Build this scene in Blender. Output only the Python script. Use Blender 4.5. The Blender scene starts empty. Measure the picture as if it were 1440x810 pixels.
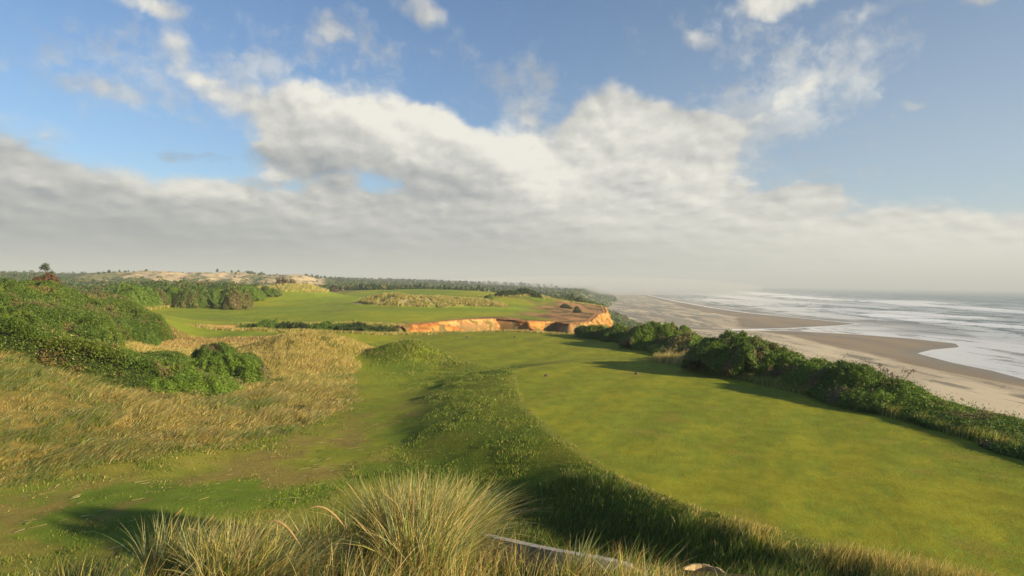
import bpy, math
import numpy as np
R = math.radians
rng = np.random.default_rng(7)
scn = bpy.context.scene
C = scn.collection

# ------------------------------------------------------------------ camera
CAMZ = 5.5
cam_d = bpy.data.cameras.new("camera"); cam_d.lens = 24; cam_d.sensor_width = 36
cam_d.clip_start = 0.1; cam_d.clip_end = 80000
cam = bpy.data.objects.new("camera", cam_d); C.objects.link(cam); scn.camera = cam
cam.location = (0, 0, CAMZ)
from mathutils import Matrix, Euler
cam.matrix_world = (Matrix.Translation((0, 0, CAMZ)) @ Euler((R(90 - 0.45), 0, 0)).to_matrix().to_4x4()
                    @ Matrix.Rotation(0.012, 4, 'Z'))

# ------------------------------------------------------------------ light, sky, exposure
SUN_EL, SUN_AZ = 15.0, 117.0          # azimuth clockwise from +Y
ex, ey = math.sin(R(SUN_AZ)), math.cos(R(SUN_AZ))
sd = bpy.data.lights.new("sun", 'SUN'); sd.energy = 5.0; sd.angle = R(0.6); sd.color = (1.0, 0.80, 0.50)
sun = bpy.data.objects.new("sun", sd); C.objects.link(sun)
from mathutils import Vector
sun.rotation_euler = Vector((ex * math.cos(R(SUN_EL)), ey * math.cos(R(SUN_EL)), math.sin(R(SUN_EL)))).to_track_quat('Z', 'Y').to_euler()
vs = scn.view_settings
vs.view_transform = 'Standard'; vs.look = 'None'; vs.gamma = 1; EXPO = 1.35; vs.exposure = EXPO; vs.use_curve_mapping = False

def hor(u): return 397.5 + 0.012 * (u - 720)

class NT:
    """small node helper"""
    def __init__(s, tree): s.t = tree; s.n = tree.nodes; s.l = tree.links
    def new(s, kind, ins=None, **kw):
        n = s.n.new(kind)
        for k, v in kw.items(): setattr(n, k, v)
        for k, v in (ins or {}).items(): s.put(n, k, v)
        return n
    def put(s, n, k, v):
        i = n.inputs[k]
        if isinstance(v, bpy.types.NodeSocket): s.l.new(v, i)
        else: i.default_value = v
    def math(s, op, a, b=None, c=None, clamp=False):
        n = s.n.new('ShaderNodeMath'); n.operation = op; n.use_clamp = clamp
        for i, v in enumerate((a, b, c)):
            if v is not None: s.put(n, i, v)
        return n.outputs[0]
    def vmath(s, op, a, b=None):
        n = s.n.new('ShaderNodeVectorMath'); n.operation = op
        s.put(n, 0, a)
        if b is not None: s.put(n, 1, b)
        return n.outputs[0]
    def noise(s, vec, scale, detail=4, rough=0.55, dim='3D', lac=2.0, dist=0.0):
        n = s.new('ShaderNodeTexNoise', {'Vector': vec, 'Scale': scale, 'Detail': detail, 'Roughness': rough, 'Lacunarity': lac, 'Distortion': dist}, noise_dimensions=dim)
        return n.outputs[0]
    def mix(s, f, a, b, mode='MIX'):
        n = s.n.new('ShaderNodeMix'); n.data_type = 'RGBA'; n.blend_type = mode
        s.put(n, 0, f); s.put(n, 6, a); s.put(n, 7, b)
        return n.outputs[2]
    def ramp(s, f, a, b, lo=0.0, hi=1.0, smooth=True):
        n = s.new('ShaderNodeMapRange', {0: f, 1: a, 2: b, 3: lo, 4: hi}, interpolation_type='SMOOTHSTEP' if smooth else 'LINEAR')
        return n.outputs[0]

def build_world():
    w = bpy.data.worlds.new("World"); scn.world = w; w.use_nodes = True
    g = NT(w.node_tree); g.n.clear()
    out = g.n.new('ShaderNodeOutputWorld'); bg = g.n.new('ShaderNodeBackground')
    sky = g.new('ShaderNodeTexSky', sky_type='NISHITA', sun_disc=False)
    sky.sun_elevation = R(SUN_EL); sky.sun_rotation = R(SUN_AZ); sky.altitude = 30
    sky.air_density = 1.0; sky.dust_density = 0.15; sky.ozone_density = 3.0
    STR = 0.052; K = 2 ** -EXPO
    tc = g.n.new('ShaderNodeTexCoord'); d = tc.outputs['Generated']
    sep = g.new('ShaderNodeSeparateXYZ', {0: d})
    az = g.math('ARCTAN2', sep.outputs[0], sep.outputs[1]); el = g.math('ARCSINE', sep.outputs[2])
    az = g.math('MULTIPLY', az, 57.2958); el = g.math('MULTIPLY', el, 57.2958)
    p = g.new('ShaderNodeCombineXYZ', {0: az, 1: el, 2: 0.0}).outputs[0]
    # cloud-layer coordinate: seen foreshortened towards the horizon
    elp = g.math('ADD', g.math('MAXIMUM', el, 0.0), 5.0)
    q = g.new('ShaderNodeCombineXYZ', {0: g.math('MULTIPLY', az, 0.068), 1: g.math('MULTIPLY', g.math('LOGARITHM', elp, 2.718), 1.6), 2: 0.3}).outputs[0]
    # domain warp of the blob field
    wn = g.new('ShaderNodeTexNoise', {'Vector': q, 'Scale': 2.2, 'Detail': 6, 'Roughness': 0.6}, noise_dimensions='3D')
    wv = g.vmath('MULTIPLY', g.vmath('SUBTRACT', wn.outputs[1], (0.5, 0.5, 0.5)), (6.0, 3.4, 0.0))
    pw = g.vmath('ADD', p, wv)
    def A(u): return math.degrees(math.atan((u - 720) / 960))
    def E(u, v): return math.degrees(math.atan((hor(u) - v) / 960 * math.cos(math.atan((u - 720) / 960))))
    def field(blobs, vec):
        acc = None
        for (u, v, ru, rv, rot, amp) in blobs:
            k = math.cos(math.atan((u - 720) / 960))
            m = g.new('ShaderNodeMapping', {0: vec}, vector_type='TEXTURE')
            m.inputs[1].default_value = (A(u), E(u, v), 0)
            m.inputs[2].default_value = (0, 0, R(rot))
            m.inputs[3].default_value = (ru / 16.75 * k * k, rv / 16.75 * k, 1)
            gr = g.new('ShaderNodeTexGradient', {0: m.outputs[0]}, gradient_type='SPHERICAL')
            x = g.ramp(gr.outputs[1], 0.0, 0.8, 0.0, amp)
            acc = x if acc is None else g.math('ADD', acc, x)
        return acc
    # (u, v, radius u, radius v, rotation, amount)
    cover = [
        (-60, 330, 520, 170, -8, 1.5), (200, 320, 420, 110, -5, 1.1), (-20, 230, 210, 110, -22, .8), (420, 320, 330, 90, 0, .9),
        (500, 190, 190, 80, 3, 1.4), (640, 220, 190, 80, -12, 1.4), (420, 215, 90, 50, 0, .5), (400, 150, 90, 50, 0, .7), (330, 140, 80, 50, -20, .45),
        (240, 80, 85, 45, -12, .58), (165, 130, 60, 32, 0, .6), (228, 30, 60, 34, -30, .42), (190, 0, 120, 22, 0, .5), (290, 130, 80, 40, 0, .4),
        (460, 42, 62, 36, -8, .66), (575, 14, 72, 24, -10, .5), (545, 75, 60, 18, 0, .25), (280, 218, 110, 20, -4, .5), (90, 125, 60, 26, 0, .35), (8, 85, 34, 30, 0, .5),
        (730, 140, 70, 50, -60, .62), (860, 170, 110, 60, 0, .7), (890, 230, 190, 110, -8, 1.1), (960, 180, 110, 52, -10, .8), (820, 300, 380, 110, 0, 1.2),
        (970, 55, 66, 20, -14, .48), (1070, 6, 130, 28, 0, .7), (1030, 170, 70, 36, 0, .5), (770, 215, 120, 50, 0, .5), (450, 260, 90, 26, 0, .35), (1110, 140, 100, 40, 12, .52), (1130, 105, 80, 36, 10, .5), (1225, 82, 55, 34, 24, .36), (1005, 218, 60, 34, 0, .5),
        (1130, 272, 100, 26, 0, .6), (1050, 330, 400, 80, -3, 1.1), (1300, 345, 420, 66, 2, 1.1), (1370, 0, 60, 12, 0, .5), (640, 345, 520, 90, 0, 1.2),
        (1278, 153, 22, 9, 0, .4), (1190, 30, 120, 24, 10, .25), (720, 385, 1300, 60, 0, 1.6), (-800, 250, 700, 200, 0, 1.2), (1800, 300, 500, 120, 0, .6)]
    n2 = g.noise(q, 14.0, 6, 0.62)
    qd = g.vmath('ADD', q, g.vmath('MULTIPLY', g.vmath('SUBTRACT', g.new('ShaderNodeTexNoise', {'Vector': q, 'Scale': 9.0, 'Detail': 4, 'Roughness': 0.6}, noise_dimensions='3D').outputs[1], (0.5, 0.5, 0.5)), (0.10, 0.10, 0.0)))
    def billow(v):
        t = g.math('MULTIPLY', g.math('SUBTRACT', g.noise(v, 3.0, 8, 0.56), 0.5), 1.45)
        for sc, am in ((5.0, 0.42), (11.0, 0.22)):
            vo = g.new('ShaderNodeTexVoronoi', {'Vector': v, 'Scale': sc}, voronoi_dimensions='3D', feature='SMOOTH_F1'); vo.inputs['Smoothness'].default_value = 0.6
            t = g.math('ADD', t, g.math('MULTIPLY', g.math('SUBTRACT', 0.42, vo.outputs[0]), am))
        return t
    b1 = billow(qd); b1s = billow(g.vmath('ADD', qd, (0.035, 0.060, 0.0)))
    cov = field(cover, pw)
    dens = g.math('ADD', cov, b1)
    dens = g.math('ADD', dens, g.math('MULTIPLY', g.math('SUBTRACT', n2, 0.5), 0.30))
    alpha = g.ramp(dens, 0.12, 0.90)
    # thin wispy veils round the broken cloud
    thin = [(230, 90, 230, 130, -10, .7), (60, 90, 120, 90, 0, .4), (430, 110, 160, 90, 0, .6), (480, 40, 130, 60, 0, .5), (740, 130, 110, 80, 0, .55), (1120, 125, 260, 100, 14, 1.0), (1000, 40, 200, 70, 0, .5), (1010, 200, 160, 100, 0, .6), (1170, 260, 240, 80, 0, .5), (640, 90, 260, 70, 0, .3)]
    w1 = g.noise(g.vmath('ADD', qd, (3.1, 1.7, 2.0)), 6.0, 10, 0.66)
    alpha2 = g.ramp(g.math('ADD', field(thin, pw), g.math('MULTIPLY', g.math('SUBTRACT', w1, 0.5), 2.6)), 0.35, 1.25, 0.0, 0.55)
    alpha = g.math('MAXIMUM', alpha, alpha2)
    # light and shade inside the cloud: thick parts grey, sun side white
    light = [(560, 165, 230, 70, -6, .55), (740, 225, 120, 60, -30, .6), (880, 190, 130, 70, 0, .35), (1000, 240, 100, 60, 0, .25), (300, 90, 260, 120, 0, .25),
             (40, 175, 150, 50, -25, .25), (230, 258, 260, 26, -4, .3), (390, 250, 60, 14, 0, .3), (1150, 110, 220, 110, 0, .45), (1250, 350, 420, 110, 0, .4), (900, 300, 260, 90, 0, .25), (1440, 380, 400, 70, 0, .25), (1050, 10, 200, 60, 0, .3)]
    dark = [(120, 330, 560, 80, -3, .30), (430, 235, 130, 34, 0, .25), (560, 265, 200, 40, -4, .15), (60, 230, 200, 50, -15, .2), (560, 360, 520, 60, 0, .2), (290, 215, 130, 26, 0, .5), (-500, 300, 500, 150, 0, .3)]
    L = g.math('SUBTRACT', field(light, pw), field(dark, pw))
    rel = g.math('MULTIPLY', g.math('SUBTRACT', b1, b1s), .85)
    L = g.math('ADD', g.math('ADD', L, rel), g.math('MULTIPLY', g.math('SUBTRACT', n2, 0.5), 0.2))
    L = g.math('ADD', L, 0.47, clamp=True)
    cr = g.n.new('ShaderNodeValToRGB'); g.l.new(L, cr.inputs[0])
    e = cr.color_ramp.elements
    e[0].position = 0.0; e[0].color = (0.27, 0.305, 0.34, 1)
    e[1].position = 1.0; e[1].color = (0.90, 0.875, 0.79, 1)
    m = cr.color_ramp.elements.new(0.42); m.color = (0.50, 0.51, 0.50, 1)
    skyc = g.vmath('MULTIPLY', sky.outputs[0], (STR * .9, STR, STR * 1.1))
    cloudc = g.vmath('MULTIPLY', cr.outputs[0], (K, K, K))
    veil = g.math('MULTIPLY', g.math('MULTIPLY', g.ramp(az, -12, 42), g.ramp(el, 2, 26, 1.0, 0.25)), 0.55)
    skyc = g.mix(veil, skyc, (0.58 * K, 0.66 * K, 0.70 * K, 1))
    col = g.mix(alpha, skyc, cloudc)
    # low overcast band melting into the horizon
    hz = g.ramp(el, 0.0, 7.0, 1.0, 0.0)
    hcol = g.mix(g.ramp(az, -4, 38), g.mix(g.ramp(az, -38, 2), (0.225 * K, 0.27 * K, 0.295 * K, 1), (0.44 * K, 0.45 * K, 0.425 * K, 1)), (0.76 * K, 0.74 * K, 0.64 * K, 1))
    col = g.mix(g.math('MULTIPLY', hz, 0.80), col, hcol)
    g.l.new(col, bg.inputs[0]); bg.inputs[1].default_value = 1.0
    g.l.new(bg.outputs[0], out.inputs[0])
    w.cycles.sampling_method = 'MANUAL'; w.cycles.sample_map_resolution = 512
build_world()
scn.cycles.max_bounces = 5; scn.cycles.diffuse_bounces = 2; scn.cycles.glossy_bounces = 2; scn.cycles.transmission_bounces = 2
scn.cycles.transparent_max_bounces = 4; scn.cycles.volume_bounces = 0
scn.cycles.use_fast_gi = False

# ------------------------------------------------------------------ numeric helpers
def _h(ix, iy, s):
    a = (ix.astype(np.int64) * 374761393 + iy.astype(np.int64) * 668265263 + s * 2147483) & 0xffffffff
    a = ((a ^ (a >> 13)) * 1274126177) & 0xffffffff
    a = (a ^ (a >> 16)) & 0xffffffff
    return a.astype(np.float64) / 4294967295.0
def vnoise(x, y, s=0):
    x = np.asarray(x, float); y = np.asarray(y, float)
    ix = np.floor(x); iy = np.floor(y); fx = x - ix; fy = y - iy
    fx = fx * fx * fx * (fx * (fx * 6 - 15) + 10); fy = fy * fy * fy * (fy * (fy * 6 - 15) + 10)
    ix = ix.astype(np.int64); iy = iy.astype(np.int64)
    a = _h(ix, iy, s); b = _h(ix + 1, iy, s); c = _h(ix, iy + 1, s); d = _h(ix + 1, iy + 1, s)
    return (a * (1 - fx) + b * fx) * (1 - fy) + (c * (1 - fx) + d * fx) * fy
def fbm(x, y, o=4, s=0, g=0.5):
    t = 0; a = 1; n = 0; cx, cy = math.cos(0.6), math.sin(0.6)
    x = np.asarray(x, float); y = np.asarray(y, float)
    for i in range(o):
        t = t + a * vnoise(x, y, s + i * 17); n += a; a *= g
        x, y = (x * cx - y * cy) * 2.03 + 11.3, (x * cy + y * cx) * 2.03 + 7.1
    return t / n
def ss(x, a, b):
    t = np.clip((x - a) / (b - a), 0, 1); return t * t * (3 - 2 * t)
def sdf(px, py, poly):
    """signed distance to a closed polygon, negative inside"""
    poly = np.asarray(poly, float); n = len(poly)
    d = np.full(px.shape, 1e18); ins = np.zeros(px.shape, bool)
    for i in range(n):
        ax, ay = poly[i]; bx, by = poly[(i + 1) % n]
        vx, vy = bx - ax, by - ay; wx, wy = px - ax, py - ay
        t = np.clip((wx * vx + wy * vy) / (vx * vx + vy * vy + 1e-12), 0, 1)
        dx, dy = wx - vx * t, wy - vy * t
        d = np.minimum(d, dx * dx + dy * dy)
        c = ((ay > py) != (by > py))
        with np.errstate(divide='ignore', invalid='ignore'):
            xi = vx * (py - ay) / (by - ay if by != ay else 1e-12) + ax
        ins ^= (c & (px < xi))
    d = np.sqrt(d); return np.where(ins, -d, d)
def dline(px, py, pts):
    """distance to a polyline and the parameter (0..1) of the nearest point"""
    pts = np.asarray(pts, float); d = np.full(px.shape, 1e18); T = np.zeros(px.shape); n = len(pts) - 1
    for i in range(n):
        ax, ay = pts[i]; vx, vy = pts[i + 1] - pts[i]; wx, wy = px - ax, py - ay
        t = np.clip((wx * vx + wy * vy) / (vx * vx + vy * vy), 0, 1)
        q = (wx - vx * t) ** 2 + (wy - vy * t) ** 2
        T = np.where(q < d, (i + t) / n, T); d = np.minimum(d, q)
    return np.sqrt(d), T
def W(u, v, z=0.0):
    d = (CAMZ - z) * 960 / (v - hor(u)); return ((u - 720) / 960 * d, d)
def WP(pts, z=0.0): return [W(u, v, z) for u, v in pts]

# ------------------------------------------------------------------ the lie of the land
TEE = [(.6, 43.2), (.35, 39), (.37, 35.8), (.78, 29.8), (1.6, 25.5), (2.5, 21.9), (3.2, 19.4), (4.3, 17.3), (5.4, 16.0), (7.1, 14.2), (9.4, 12.5), (12.5, 10.5),
       (17, 9), (17.5, 15), (16.8, 22), (16.3, 27), (15, 33.6), (13.4, 39), (12.2, 44), (9.5, 49), (7.2, 49.5), (5, 48), (2.9, 46)]
TEE2 = [(-8.4, 67), (-6.6, 61), (-4.6, 55.6), (-2.2, 50), (.2, 46.5), (3, 48.5), (5, 50.5), (8, 52), (11.5, 50), (13.5, 55), (14.3, 62), (11.5, 71), (6.5, 78.5), (0, 82.5), (-6.5, 80), (-9.5, 74)]
FAIR = [(-36, 76), (-27, 74), (-20, 72), (-15, 66), (-12, 70), (-10, 78), (-14, 78.5), (-28, 81.5), (-39, 83), (-41, 90), (-38, 96), (-28, 99), (-16, 95), (-12, 104), (-9, 115), (-5, 128), (0, 140), (5, 160), (8, 185), (4, 205),
        (-8, 215), (-8, 235), (5, 255), (6, 290), (-12, 305), (-40, 310), (-66, 300), (-62, 250), (-66, 215), (-72, 190), (-72, 160), (-74, 140), (-70, 118), (-60, 100), (-52, 90), (-44, 80)]
BLUFF = [(-15, 91), (-12, 100), (-9, 109), (-3, 121), (3, 119), (8, 122), (10, 117), (14, 128), (20, 163), (26, 190), (30, 225)]
LAND = [(30, -400), (24, -60), (22, 0), (20.5, 20), (20, 30), (19.5, 42), (19.5, 55), (17.5, 63), (13, 71), (7, 80.5), (0, 84.5), (-7, 83.5), (-15, 79.5), (-28, 83), (-38, 86), (-41, 90),
        (-37, 94.5), (-28, 97)] + BLUFF + [(34, 270), (40, 340), (46, 440), (60, 680), (115, 1100), (200, 1800), (300, 2500), (960, 8000), (3450, 30000), (-60000, 30000), (-60000, -400)]
FOOT = [(60, -30000), (60, -200), (66, 175), (80, 300), (90, 442), (102, 735), (183, 1163), (345, 2422), (1040, 8000), (3600, 30000)]
WLINE = [(100, -30000), (150, -400), (160, 0), (170, 140), (173, 230), (178, 252), (180, 279), (188, 316), (206, 335), (231, 352), (244, 375), (238, 408), (219, 439), (193, 462), (150, 462), (151, 472), (195, 491), (255, 535),
         (283, 560), (281, 597), (273, 655), (261, 758), (267, 915), (301, 1284), (413, 2200), (683, 4370), (1240, 8800), (4000, 30000)]
SEAPOLY = WLINE + [(60000, 30000), (60000, -30000)]
WET = [(130, -30000), (140, -400), (152, 100), (158, 210), (155, 244), (157, 290), (157, 401), (164, 480), (196, 600), (212, 800), (255, 1100), (385, 2150), (655, 4370), (1205, 8800), (3960, 30000)]
WETPOLY = WET + [(60000, 30000), (60000, -30000)]
SEA_Z = -25.0
HILL_THICKET = [(-62, 82), (-52, 82), (-46, 81), (-39.5, 79), (-35.5, 72), (-34, 66), (-32.5, 59), (-30, 53), (-27, 48.5), (-23, 45.5), (-19, 42.5), (-17.5, 38), (-19, 35), (-22, 34), (-25, 34.5), (-30, 34.5), (-40, 36), (-55, 42), (-70, 60)]

CP = np.array([
 (-5.2, 31.5, -.88), (-9, 39, -1.05), (-11, 20, -1.0), (-5, 22, -1.1), (0, 17, -1.2), (2, 15, -1.1), (4, 12.5, -.5), (-2, 26, -.6), (-3, 36, -.60), (-4, 45, -.75), (-10, 48, -1.0), (-14, 56, -.9), (-17, 67, -.6), (-10, 66, -.8),
 (-9, 12, -.9), (-4, 12, -.7), (0, 10, -.5), (6, 8, .2), (10, 6, .4), (-15.7, 21, -.87), (-18.7, 25, 0), (-22.5, 30, 1.0), (-18.4, 31, -.05), (-14, 23.5, -.9), (-11.6, 29.5, -.95), (-28, 35, 1.7), (-17, 38, -.7), (-24, 44, -.5), (-21, 50, -.6),
 (-27, 46, .5), (-31, 47, 1.5), (-36, 48, 2.6), (-45, 50, 4.2), (-25, 20, .8), (-34, 24, 2), (-52.5, 70, 4.9), (-49, 70, 4.7), (-45, 70, 3.8), (-43, 70, 2.9), (-41, 70, 1.8), (-39.5, 72, .8), (-36, 72, -.7), (-33, 62, -.6), (-30, 54, -.1), (-60, 80, 4.9),
 (-62, 100, 1), (-45, 85, 1.5), (-42, 92, -.4), (-70, 60, 5), (-60, 40, 4.5), (-25, 60, -.7), (-20, 75, -.6), (-30, 80, -.6), (-10, 75, -.6), (0, 75, -.6), (8, 70, -.6), (13, 60, -.4), (5, 60, -.6), (16, 40, -.1), (17, 25, 0), (18, 15, 0), (19, 5, .2),
 (-28, 110, -.5), (-65, 127, -.5), (-70, 150, -.3), (-60, 200, 0), (-23, 140, -.6), (-10, 150, -.8), (0, 150, -1.1), (15, 170, -1.6), (24, 190, -2.2), (10, 217, .2), (-40, 250, .9), (-30, 292, 2.3), (-60, 293, 1.6), (-5, 290, 1), (20, 280, -1.8),
 (-25, 340, .5), (40, 400, -5), (-50, 400, -1), (-200, 400, 0), (-150, 200, .5), (-100, 140, 1.4), (-420, 650, 7), (-300, 650, 7), (-180, 700, 4), (-100, 600, -1), (0, 600, -3), (0, 1500, -2), (-800, 1500, 3), (-500, 3000, 2), (100, 1500, -5),
 (300, 3000, -4), (0, 10000, 0), (-5000, 10000, 0), (-40, 5, 1), (-10, 3, -.2), (0, 3, 0), (12, 2, .4), (30, 40, -.2), (-90, 30, 5)], float)
def _rc(x, y):
    r = np.hypot(x, y); th = np.clip(np.arctan2(x, y), -1.35, 1.35)
    return th * 1.6, np.log(r + 6)
def _phi(r2): return 0.5 * r2 * np.log(r2 + 1e-9)
_ca, _cb = _rc(CP[:, 0], CP[:, 1])
_n = len(CP); _K = _phi((_ca[:, None] - _ca) ** 2 + (_cb[:, None] - _cb) ** 2) + np.eye(_n) * 2e-4
_P = np.c_[np.ones(_n), _ca, _cb]; _A = np.block([[_K, _P], [_P.T, np.zeros((3, 3))]])
_w = np.linalg.solve(_A, np.r_[CP[:, 2], np.zeros(3)])
def base_h(x, y):
    a, b = _rc(x, y); z = _w[_n] + _w[_n + 1] * a + _w[_n + 2] * b
    for i in range(_n): z = z + _w[i] * _phi((a - _ca[i]) ** 2 + (b - _cb[i]) ** 2)
    return z
def bump(x, y, cx, cy, rx, ry, h, rot=0, p=1.0):
    c, s = math.cos(R(rot)), math.sin(R(rot)); dx, dy = x - cx, y - cy
    q = ((dx * c + dy * s) / rx) ** 2 + ((-dx * s + dy * c) / ry) ** 2
    return h * np.exp(-q ** p)
def rough_zone(x, y): # 0 on mown ground, 1 on rough
    return 1
def land_h(x, y, st=None, s2=None):
    r = np.hypot(x, y)
    z = base_h(x, y)
    th = np.abs(np.arctan2(x, y)); back = ss(th, 1.5, 2.6)
    z = z * (1 - back) + 0.3 * back
    z = np.clip(z, -8, 12)
    z = z + (fbm(x / 14, y / 14, 4, 3) - .5) * 1.0 * ss(r, 14, 60) * (1 - .5 * ss(r, 60, 120)) + (fbm(x / 3.1, y / 3.1, 3, 9) - .5) * .22
    z = z + (fbm(x / 60, y / 60, 4, 5) - .5) * 3.0 * ss(r, 330, 600)
    # mounds beside the teeing ground and in the rough
    z = z + bump(x, y, -7.6, 55.5, 3.9, 3.0, 1.5, 20, 1.5) + bump(x, y, -3.6, 52.5, 2.4, 1.7, .45, 0)
    z = z + bump(x, y, -17.3, 57.5, 4.4, 4.2, 1.35, 0, 1.3) + bump(x, y, -15.5, 50, 3.0, 5, .55, 20)
    z = z + bump(x, y, -12.5, 40, 2.2, 5, .35, 10)
    # dune hump standing in the far fairway, knoll behind the bluff
    z = z + bump(x, y, -24, 162, 11, 4.5, 2.1, 6, 1.6) + bump(x, y, -10, 167, 9, 5, 1.6, -8, 1.4) + bump(x, y, -33, 163, 6, 3.5, .9, 0)
    z = z + bump(x, y, 4, 219, 9, 9, 1.5, 0) + bump(x, y, -64, 205, 10, 16, 3.2, 0) + bump(x, y, -88, 190, 26, 26, 3.0, 0)
    st = sdf(x, y, TEE) if st is None else st; s2 = sdf(x, y, TEE2) if s2 is None else s2
    z = z * (1 - (1 - ss(s2, 0.0, 3.0))) + (-.55 + .004 * (y - 60)) * (1 - ss(s2, 0.0, 3.0))
    kw = np.interp(y, [10, 17, 25, 31, 37, 44], [1.6, 2.2, 5.5, 6.5, 6.5, 5.5]); k = 1 - ss(st / kw, 0.02, 1)
    z = z * (1 - k) + (.012 * (y - 30) * 0 + .03) * k
    # low rim of tall grass along the near side of the tee
    # sandy dunes and the far hills
    th = np.arctan2(x, y)
    dn = ss(th, -.62, -.50) * (1 - ss(th, -.30, -.22)) * ss(r, 480, 600) * (1 - ss(r, 900, 1200))
    rd = 1 - np.abs(fbm(x / 75, y / 40, 5, 33) * 2 - 1)
    z = z + dn * (rd * 12 - 7.5 + (fbm(x / 16, y / 16, 4, 35) - .5) * 5)
    hl = ss(r, 5200, 7000) * (1 - ss(r, 9000, 12000)) * (1 - ss(th, -.32, -.14))
    z = z + hl * 105 * fbm(x / 2100 + 3, y / 2100, 4, 51)
    # dune the photographer stands on
    m = np.hypot((x - .4) / np.where(x > .4, .68, 1.12), (y + 2.0)) + (fbm(x / 2.2, y / 2.2, 3, 21) - .5) * .9
    mt = np.interp(m, [0, 5.0, 6.0, 7.0, 8.0, 9.0, 10.0, 12.0, 14.0, 17], [1, .98, .94, .88, .77, .62, .47, .20, .06, 0])
    z = z + (3.95 - z) * mt
    z = z - (.65 * ss(y, 36, 44) + .75 * ss(y, 56, 66)) * (1 - ss(sdf(x, y, HILL_THICKET), -5, 0))
    shade_dune = bump(x, y, 11.2, 7.2, 2.7, 2.3, 3.4, 0)  # unseen dune added on the right for the shadow it casts
    return z + shade_dune * (1 - k) * (1 - mt)
def height(x, y, full=False):
    x = np.asarray(x, float); y = np.asarray(y, float)
    st = sdf(x, y, TEE); s2 = sdf(x, y, TEE2)
    zl = land_h(x, y, st, s2)
    s = sdf(x, y, LAND)
    fx = np.interp(y, [p[1] for p in FOOT], [p[0] for p in FOOT])
    sw = sdf(x, y, SEAPOLY)                      # negative in the sea
    zb = SEA_Z + np.clip(sw, -40, 90) * np.where(sw > 0, .03, .05)
    zb = zb + ss(sw, 25, 80) * (fbm(x / 14, y / 30, 4, 71) - .4) * .7
    zb = np.where(sw > 0, np.maximum(zb, SEA_Z + .02), zb)
    zb = np.minimum(zb, -21.2)
    zfoot = -21.6
    t = np.clip(s, 0, None) / (np.clip(s, 0, None) + np.clip(fx - x, 0, None) + 1e-6)
    t = np.where(x > fx, 1, t)
    cliffy = (1 - ss(y, 205, 300)) * ss(y, 84, 92)
    dl, _ = dline(x, y, BLUFF)
    cl = cliffy
    ramp = zl + (zfoot - zl) * (1 - (1 - t) ** 1.6)
    slope = zl - np.clip(s, 0, None) * .72 - cl * 4.5 * ss(s, .5, 3.5)
    slope = slope + (fbm(x / 7, y / 7, 4, 13) - .5) * 2.5 * ss(s, 2, 10)
    rv = (1 - ss(x, -10, 4)) * ss(y, 74, 78) * (1 - ss(y, 98, 104)); slope = np.maximum(slope, zl - 2.4 - 40 * (1 - rv))
    near = 1 - ss(y, 240, 420)
    zs = np.maximum(slope, ramp * 1.0) * 0 + (near * np.maximum(slope, zfoot + (1 - t) * 6) + (1 - near) * (ramp + (fbm(x / 25, y / 25, 4, 15) - .5) * 5 * ss(s, 2, 10) * (1 - ss(t, .8, 1))))
    z = np.where(s > 0, zs, zl)
    bl = ss(x, fx - 4, fx + 4)
    z = np.where(s > 0, z * (1 - bl) + zb * bl, z)
    z = np.maximum(z, -27)
    if full: return z, st, s2, s, sw, t, fx
    return z
class HGrid:
    """cached lookup of the height on a regular grid, for scattering"""
    def __init__(s, x0, x1, y0, y1, step):
        s.x0, s.y0, s.st = x0, y0, step
        xs = np.arange(x0, x1 + step, step); ys = np.arange(y0, y1 + step, step)
        X, Y = np.meshgrid(xs, ys); s.z = height(X, Y); s.ny, s.nx = s.z.shape
    def __call__(s, x, y):
        fx = np.clip((np.asarray(x) - s.x0) / s.st, 0, s.nx - 1.001); fy = np.clip((np.asarray(y) - s.y0) / s.st, 0, s.ny - 1.001)
        i = fx.astype(int); j = fy.astype(int); a = fx - i; b = fy - j
        return (s.z[j, i] * (1 - a) + s.z[j, i + 1] * a) * (1 - b) + (s.z[j + 1, i] * (1 - a) + s.z[j + 1, i + 1] * a) * b
HN = HGrid(-75, 32, 0, 100, .2)
HM = HGrid(-140, 70, 60, 330, .6)
def Hat(x, y):
    x = np.asarray(x, float); y = np.asarray(y, float)
    out = np.where((y < 99.5) & (x > -74) & (x < 31), HN(x, y), HM(x, y))
    far = (y > 329) | (x < -139) | (x > 69)
    if np.any(far):
        out = np.array(out, float, ndmin=1); fr = np.array(far, ndmin=1)
        xx = np.broadcast_to(x, out.shape)[fr]; yy = np.broadcast_to(y, out.shape)[fr]; out[fr] = height(xx, yy)
    return out

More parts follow.
